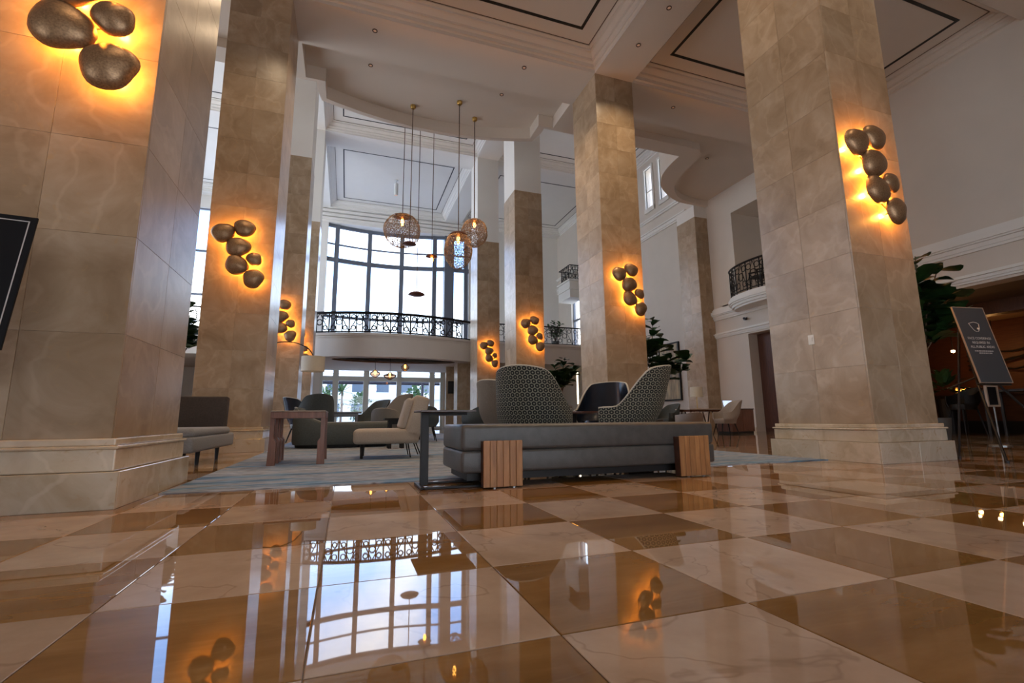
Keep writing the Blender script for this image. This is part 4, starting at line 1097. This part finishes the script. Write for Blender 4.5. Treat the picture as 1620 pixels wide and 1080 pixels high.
# ------------------------------------------------------------------ plants
def leaf_mesh(nm, L, W, mat, fold=.12, lobed=True):
    prof = [(0, .02), (.12, .22), (.3, .36), (.5, .40), (.68, .50), (.84, .46), (.95, .28), (1.0, .03)] if lobed else [(0, .02), (.2, .3), (.5, .5), (.8, .3), (1, .02)]
    vs = []; fs = []
    for t, w_ in prof:
        z = -.35*t*t*L*.5+.10*t*L
        for k, a in enumerate((-1, -.5, 0, .5, 1)):
            vs.append((a*w_*W, t*L, z+abs(a)*w_*W*fold*2-(.02*L if abs(a) == 1 else 0)))
    for i in range(len(prof)-1):
        for k in range(4): fs.append((i*5+k, i*5+k+1, i*5+k+6, i*5+k+5))
    q = MB(); q.addv(vs, fs); return q.mesh(nm, mat, 80)
FIGS = [leaf_mesh('leaf', .36, .36, LEAF), leaf_mesh('leaf', .30, .31, LEAF), leaf_mesh('leaf', .24, .24, LEAF, .2)]
SHR = [leaf_mesh('leaf', .22, .10, LEAF2, .15, False)]
def fig_tree(loc, ztop, branches, label, leaves=FIGS, nleaf=9, pot_h=.45, trunk_r=.025, seed=1, lscale=1.0, z0=0):
    """branches: list of (dx,dy,z of tip)"""
    rg = random.Random(seed); x, y = loc
    root = thing('fiddle_leaf_fig', label, 'plant', (x, y, z0))
    MB().lathe([(0, 0), (.17, 0), (.22, pot_h), (.20, pot_h), (.19, pot_h-.05), (0, pot_h-.05)], 24).obj('pot', POT, root, 40)
    MB().lathe([(0, pot_h-.034), (.19, pot_h-.034)], 20).obj('soil', SOIL, root)
    zs = min(b[2] for b in branches)-.45
    MB().tube([(0, 0, pot_h-.06), (.02, .01, (zs+pot_h)/2), (0, 0, zs)], [trunk_r, trunk_r*.9, trunk_r*.8], 8).obj('trunk', BARK, root, 50)
    for (dx, dy, zt) in branches:
        a = Vector((0, 0, zs-.05)); c = Vector((dx, dy, zt)); mid = (a+c)/2+Vector((-dx*.15, -dy*.15, -.04+.1*abs(dx)))
        pts = catmull([tuple(a), tuple(mid), tuple(c)], 5)
        MB().tube(pts, [trunk_r*.7*(1-.6*i/(len(pts)-1)) for i in range(len(pts))], 6).obj('branch', BARK, root, 50)
        for k in range(nleaf):
            t = .42+.58*(k+rg.random()*.5)/nleaf
            p = a+(c-a)*t if t < .5 else mid+(c-mid)*((t-.5)/.5)
            az = k*2.4+rg.uniform(-.4, .4); tilt = rg.uniform(-.15, .75)
            d = Vector((math.cos(az)*math.cos(tilt), math.sin(az)*math.cos(tilt), math.sin(tilt)))
            q = d.to_track_quat('Y', 'Z').to_euler()
            o = link('leaf', rg.choice(leaves), root, p, q)
            s_ = lscale*rg.uniform(.8, 1.15); o.scale = (s_, s_, s_)
    return root
fig_tree((9.35, 5.3), 0, [(.15, 0, 3.30), (.55, -.1, 3.10), (.9, .0, 2.75), (.25, .2, 2.55), (1.2, .2, 2.50), (.35, -.2, 2.0), (.0, .1, 2.8), (.8, -.2, 2.3)], 'tall fiddle leaf fig behind the nearest right column', nleaf=14, seed=4, lscale=1.15)
fig_tree((7.55, 10.5), 0, [(.1, 0, 3.15), (.35, 0, 2.7), (.0, .1, 2.4), (1.15, .0, 2.05), (.5, -.15, 2.05), (1.3, .15, 1.80), (.15, -.2, 1.9), (-.25, 0, 2.6), (.8, .1, 1.75)], 'fiddle leaf fig right of the column behind the patterned chairs', nleaf=13, seed=8, lscale=1.2)
fig_tree((7.95, 17.0), 0, [(.2, 0, 2.9), (-.25, .1, 2.6), (.65, 0, 2.5), (-.5, 0, 2.3), (.1, -.2, 2.2), (-.2, -.1, 1.95), (.55, .1, 2.2)], 'slim fiddle leaf fig seen between the two right columns', nleaf=12, seed=12, lscale=1.25)
fig_tree((-3.72, 13.0), 0, [(.0, 0, 3.3), (.2, 0, 2.9), (-.2, 0, 3.0), (.1, -.2, 2.6), (.25, .1, 2.5)], 'fiddle leaf fig glimpsed between the two left columns', nleaf=12, seed=15)
fig_tree((7.15, 22.0), 0, [(.0, 0, 2.9), (.2, 0, 2.6), (-.2, 0, 2.6), (.1, -.1, 2.3)], 'dark fig sliver left of the patterned chair behind the column', nleaf=12, seed=19)
fig_tree((10.9, 23.9), 0, [(-.1, 0, 1.55), (.35, 0, 1.45), (-.4, 0, 1.2), (.1, -.2, 1.0), (.5, .1, 1.05), (-.25, -.1, .85), (.2, .2, 1.3)], 'bushy green shrub standing on the mezzanine', leaves=SHR, nleaf=22, pot_h=.4, seed=23, lscale=1.3, z0=bz1+.002)

# ------------------------------------------------------------------ signs
def text_mesh(body, size, mat, parent, loc, name='lettering', space=1.0):
    cu = bpy.data.curves.new(name, 'FONT'); cu.body = body; cu.size = size; cu.align_x = 'CENTER'; cu.align_y = 'CENTER'; cu.extrude = .0004; cu.space_character = space; cu.resolution_u = 2
    o = bpy.data.objects.new(name, cu); COL.objects.link(o)
    dg = bpy.context.evaluated_depsgraph_get(); me = bpy.data.meshes.new_from_object(o.evaluated_get(dg))
    bpy.data.objects.remove(o)
    me.materials.clear(); me.materials.append(mat)
    # text lies in xy: stand it up facing -y
    me.transform(Matrix.Rotation(PI/2, 4, 'X'))
    q = link(name, me, parent, loc); return q
def easel_sign():
    W, Hh = .45, .93; th, lean = -.156, .186
    root = thing('easel_sign', 'grey notice board leaning on a black easel at the right', 'sign', (6.80, 3.34, .86), th)
    root.rotation_euler = Euler((-lean, 0, th), 'XYZ')
    MB().box(0, W, 0, .012, 0, Hh, .002, 1).obj('board', SIGNBLK, root)
    eg = MB()
    for (a, b, c, d) in ((-.006, 0, 0, Hh), (W, W+.006, 0, Hh), (-.006, W+.006, -.006, 0), (-.006, W+.006, Hh, Hh+.006)): eg.box(a, b, -.003, .014, c, d)
    eg.obj('edge_strip', SIGNEDGE, root)
    for k, (s_, sz, z) in enumerate((('FACE COVERINGS', .042, .535), ('REQUIRED IN', .042, .482), ('ALL PUBLIC AREAS', .042, .429))):
        text_mesh(s_, sz, SIGNTXT, root, (W/2, -.001, z))
    for (wd, z) in ((.27, .378), (.17, .352)):
        q = MB(); n = int(wd/.012)
        rg = random.Random(int(z*1000))
        x = W/2-wd/2
        while x < W/2+wd/2:
            l_ = rg.uniform(.012, .035); q.box(x, x+l_, -.0014, 0, z-.005, z+.005); x += l_+.008
        stuff(q.obj('fine_print', SIGNTXT, root))
    ic = MB()
    def ln(pts, r=.0035): ic.tube([(x, -.001, z) for x, z in pts], r, 5)
    cx, cz = W/2, .68
    ln([(cx-.075, cz+.045), (cx-.034, cz+.055), (cx+.0, cz+.062), (cx+.045, cz+.055), (cx+.070, cz+.040)])
    ln([(cx-.075, cz+.045), (cx-.060, cz+.01), (cx-.035, cz-.035), (cx-.005, cz-.060), (cx+.030, cz-.055), (cx+.055, cz-.02), (cx+.070, cz+.040)])
    ic.obj('mask_icon', SIGNTXT, root)
    MB().lathe([(0, 0), (.013, 0), (.013, .003), (0, .003)], 12, M=Matrix.Translation((cx+.035, -.001, cz-.02)) @ R3('X', PI/2)).obj('mask_icon_dot', CARDW, root)
    e = thing('easel', 'black tripod easel holding the grey notice board', 'easel', (6.95, 3.5, 0))
    O = Vector((6.95, 3.5, 0))
    f = lambda *p: tuple(Vector(p)-O)
    MB().tube([f(6.44, 3.06, 0), f(6.86, 3.40, .84), f(7.02, 3.58, 1.72)], .014, 8).obj('leg', BLKMETAL, e)
    MB().tube([f(7.62, 2.98, 0), f(7.16, 3.36, .84), f(7.02, 3.58, 1.72)], .014, 8).obj('leg', BLKMETAL, e)
    MB().tube([f(6.63, 3.57, 0), f(6.99, 3.57, 1.46), f(7.05, 3.57, 1.70)], .012, 8).obj('leg', BLKMETAL, e)
    MB().tube([f(6.66, 3.60, .80), f(6.86, 3.42, .92)], .010, 6).obj('brace', BLKMETAL, e)
    MB().box(-.17, .33, -.205, -.13, -.02+.86-.012, .86-.008, .003, 1).obj('ledge', BLKMETAL, e)
    for p in ((6.44, 3.06), (7.62, 2.98), (6.63, 3.57)): MB().lathe([(0, 0), (.02, 0), (.018, .03), (0, .03)], 10, cx=p[0]-6.95, cy=p[1]-3.5).obj('rubber_foot', BLACK, e)
    cd_ = thing('card_stand', 'small pale wooden frame on a thin stand beyond the easel', 'sign', (9.9, 4.75, 0))
    for a, b, c, d in ((-.16, .16, .62, .65), (-.16, .16, .94, .97), (-.16, -.13, .65, .94), (.13, .16, .65, .94)): MB().box(a, b, -.015, .015, c, d).obj('frame_bar', SIGNEDGE, cd_)
    MB().box(-.13, .13, .0, .008, .65, .94).obj('backing', SIGNBLK2, cd_)
    MB().tube([(0, 0, .02), (0, 0, .63)], .012, 8).obj('pole', STEEL, cd_); MB().lathe([(0, 0), (.14, 0), (.14, .015), (0, .02)], 20).obj('base', STEEL, cd_)
easel_sign()
def left_sign():
    W, Hh = .56, .76; lean = .20
    root = thing('poster_sign', 'black poster board with a thin grey border at the left edge', 'sign', (-1.62-W*.985, 3.0-.06, .86), .10)
    root.rotation_euler = Euler((-lean, 0, .10), 'XYZ')
    MB().box(0, W, 0, .012, 0, Hh, .002, 1).obj('board', SIGNBLK2, root)
    b = MB(); t = .005; i_ = .028
    for (a, c, d, e) in ((i_, W-i_, i_, i_+t), (i_, W-i_, Hh-i_-t, Hh-i_), (i_, i_+t, i_, Hh-i_), (W-i_-t, W-i_, i_, Hh-i_)): b.box(a, c, -.001, 0, d, e)
    b.obj('border_line', SIGNTXT, root)
    e = thing('poster_easel', 'black easel carrying the poster board at the left edge', 'easel', (-1.9, 3.1, 0))
    for p, q in (((-.36, -.06, 0), (-.02, .14, 1.5)), ((.30, -.02, 0), (.02, .14, 1.5)), ((-.02, .33, 0), (0, .17, 1.5))): MB().tube([p, q], .014, 8).obj('leg', BLKMETAL, e)
    MB().box(-.30, .08, -.19, .06, .832, .848, .003, 1).obj('ledge', BLKMETAL, e)
left_sign()

# ------------------------------------------------------------------ bar room
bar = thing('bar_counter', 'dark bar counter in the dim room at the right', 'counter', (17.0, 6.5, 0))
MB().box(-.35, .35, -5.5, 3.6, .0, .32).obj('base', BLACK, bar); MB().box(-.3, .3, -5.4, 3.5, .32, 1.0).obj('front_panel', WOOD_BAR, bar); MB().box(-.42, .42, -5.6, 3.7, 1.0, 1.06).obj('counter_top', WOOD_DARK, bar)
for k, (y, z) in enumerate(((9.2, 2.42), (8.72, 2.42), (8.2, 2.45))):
    q = thing('bar_spotlight', ('leftmost', 'middle', 'rightmost')[k]+' glowing spotlight at the back of the dim bar', 'spotlight', (17.6, y, z))
    MB().tube([(0, 0, 0), (0, 0, .75)], .012, 6).obj('stem', BLKMETAL, q); MB().lathe([(0, -.04), (.05, -.02), (.05, .04), (0, .05)], 12).obj('lamp_head', emis('bar_bulb_%d' % k, (1.0, .62, .28), 12), q)
    light('bar_lamp', 'POINT', (.1, 0, -.1), 4, (1.0, .42, .10), q, .05)
cl_ = thing('candle_lamp', 'glowing orange table lamp on the bar counter', 'lamp', (17.0, 8.85, 1.062))
MB().lathe([(0, 0), (.12, 0), (.11, .2), (.10, .22), (0, .22)], 18).obj('glass_body', GLOWWARM, cl_)
light('bar_lamp', 'POINT', (0, -.2, .25), 3, (1.0, .38, .08), cl_, .08)
br_ = thing('branch_art', 'dark twisting branch sculpture on the lit bar wall', 'sculpture', (18.9, 7.5, 2.0))
for k in range(4):
    rg = random.Random(40+k); pts = [(-.06, 2.0, -.1+.15*k)]
    for i in range(1, 8): pts.append((-.06-.1*rg.random(), 2.0-.55*i, -.1+.16*k+rg.uniform(-.14, .14)))
    MB().tube(catmull(pts, 3), .03, 6).obj('branch', BLACK, br_)
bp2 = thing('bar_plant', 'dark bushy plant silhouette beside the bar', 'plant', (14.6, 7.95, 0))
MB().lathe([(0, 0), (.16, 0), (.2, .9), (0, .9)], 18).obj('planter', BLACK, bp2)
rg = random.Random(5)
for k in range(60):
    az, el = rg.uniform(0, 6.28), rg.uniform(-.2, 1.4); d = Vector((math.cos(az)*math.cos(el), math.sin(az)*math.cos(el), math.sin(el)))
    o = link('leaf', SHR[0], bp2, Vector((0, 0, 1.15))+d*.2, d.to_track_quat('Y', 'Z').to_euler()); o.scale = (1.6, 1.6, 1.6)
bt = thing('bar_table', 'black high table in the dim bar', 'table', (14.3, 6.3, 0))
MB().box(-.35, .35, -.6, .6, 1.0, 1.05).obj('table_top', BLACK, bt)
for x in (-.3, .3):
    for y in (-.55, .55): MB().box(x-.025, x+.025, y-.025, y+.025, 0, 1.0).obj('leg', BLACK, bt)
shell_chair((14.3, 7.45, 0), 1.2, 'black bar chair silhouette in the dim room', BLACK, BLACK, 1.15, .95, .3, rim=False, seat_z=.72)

# ------------------------------------------------------------------ outside, beyond the glazed doors
struct(MB().box(-60, 70, YF+.5, 140, -.25, -.05).obj('ground_outside', TERRACE))
bd = thing('apartment_block', 'pale apartment block across the street beyond the doors', 'building', (4, 62, -.05))
MB().box(-16, 26, 0, 12, 0, 6.4).obj('wall', FACADE, bd)
for i in range(14):
    for j in range(2):
        f_ = MB().box(-15+i*2.9, -13.5+i*2.9, -.08, .02, 1.0+j*3.0, 2.6+j*3.0).obj('window', FAC_WIN, bd)
        MB().box(-15.1+i*2.9, -13.4+i*2.9, -.12, -.0, .9+j*3.0, 1.0+j*3.0).obj('sill', FACADE, f_)
for j in range(2): MB().box(-16.2, 26.2, -.7, 0, 3.4*j+3.1, 3.4*j+3.35).obj('balcony_ledge', FACADE, bd)
pg = thing('pergola', 'dark steel pergola with a canvas awning outside the doors', 'pergola', (2, 33, -.05))
for x in (-4, 1.2, 2.75, 7): MB().box(x-.07, x+.07, -1.2, -1.06, 0, 3.0).obj('post', PERGOLA, pg)
for z, y in ((2.95, -1.1), (2.98, 1.0), (3.35, 2.4)): MB().box(-6, 9, y-.08, y+.08, z, z+.14).obj('beam', PERGOLA, pg)
MB().box(-6, 9, -1.0, 2.3, 3.12, 3.16).obj('awning', AWNING, pg)
def small_tree(x, y, h, r, label, seed, palm=False):
    root = thing('palm_tree' if palm else 'garden_tree', label, 'tree', (x, y, -.05)); rg = random.Random(seed)
    MB().tube([(0, 0, 0), (.05, 0, h*.6), (0, 0, h)], [.12, .09, .06], 8).obj('trunk', BARK, root)
    q = MB()
    for k in range(26 if palm else 260):
        az = rg.uniform(0, 6.28); el = rg.uniform(-.3, 1.1) if palm else rg.uniform(-1.2, 1.5)
        d = Vector((math.cos(az)*math.cos(el), math.sin(az)*math.cos(el), math.sin(el)))
        L = r if palm else rg.uniform(.2, .45); W = .12 if palm else .14
        p = Vector((0, 0, h)) if palm else Vector((0, 0, h))+d*r*rg.uniform(.3, 1)
        m4 = Matrix.Translation(p) @ d.to_track_quat('Y', 'Z').to_matrix().to_4x4()
        q.addv([(-W, 0, 0), (W, 0, 0), (W*.7, L*.6, .06), (-W*.7, L*.6, .06), (0, L, -.1)], [(0, 1, 2, 3), (3, 2, 4)], m4)
    stuff(q.obj('foliage', LEAF2, root))
small_tree(-.4, 43, 3.0, 1.3, 'bright green palm outside the left pane of the doors', 2, True)
small_tree(-1.6, 46, 1.9, 1.6, 'bushy tree left of the palm outside the doors', 3)
small_tree(1.2, 47, 1.8, 1.3, 'bushy tree right of the palm outside the doors', 4)
small_tree(6.3, 46, 2.2, 1.7, 'bushy tree at the right outside the doors', 6)
fc = thing('white_fence', 'low white picket fence outside the doors', 'fence', (2, 40, -.05))
for z in (.35, 1.0): MB().box(-6, 8, -.02, .02, z, z+.08).obj('rail', FACADE, fc)
pk = MB().box(-.04, .04, -.04, -.02, 0, 1.2).mesh('picket', FACADE)
for k in range(56): link('picket', pk, fc, (-6+k*.25, 0, 0))
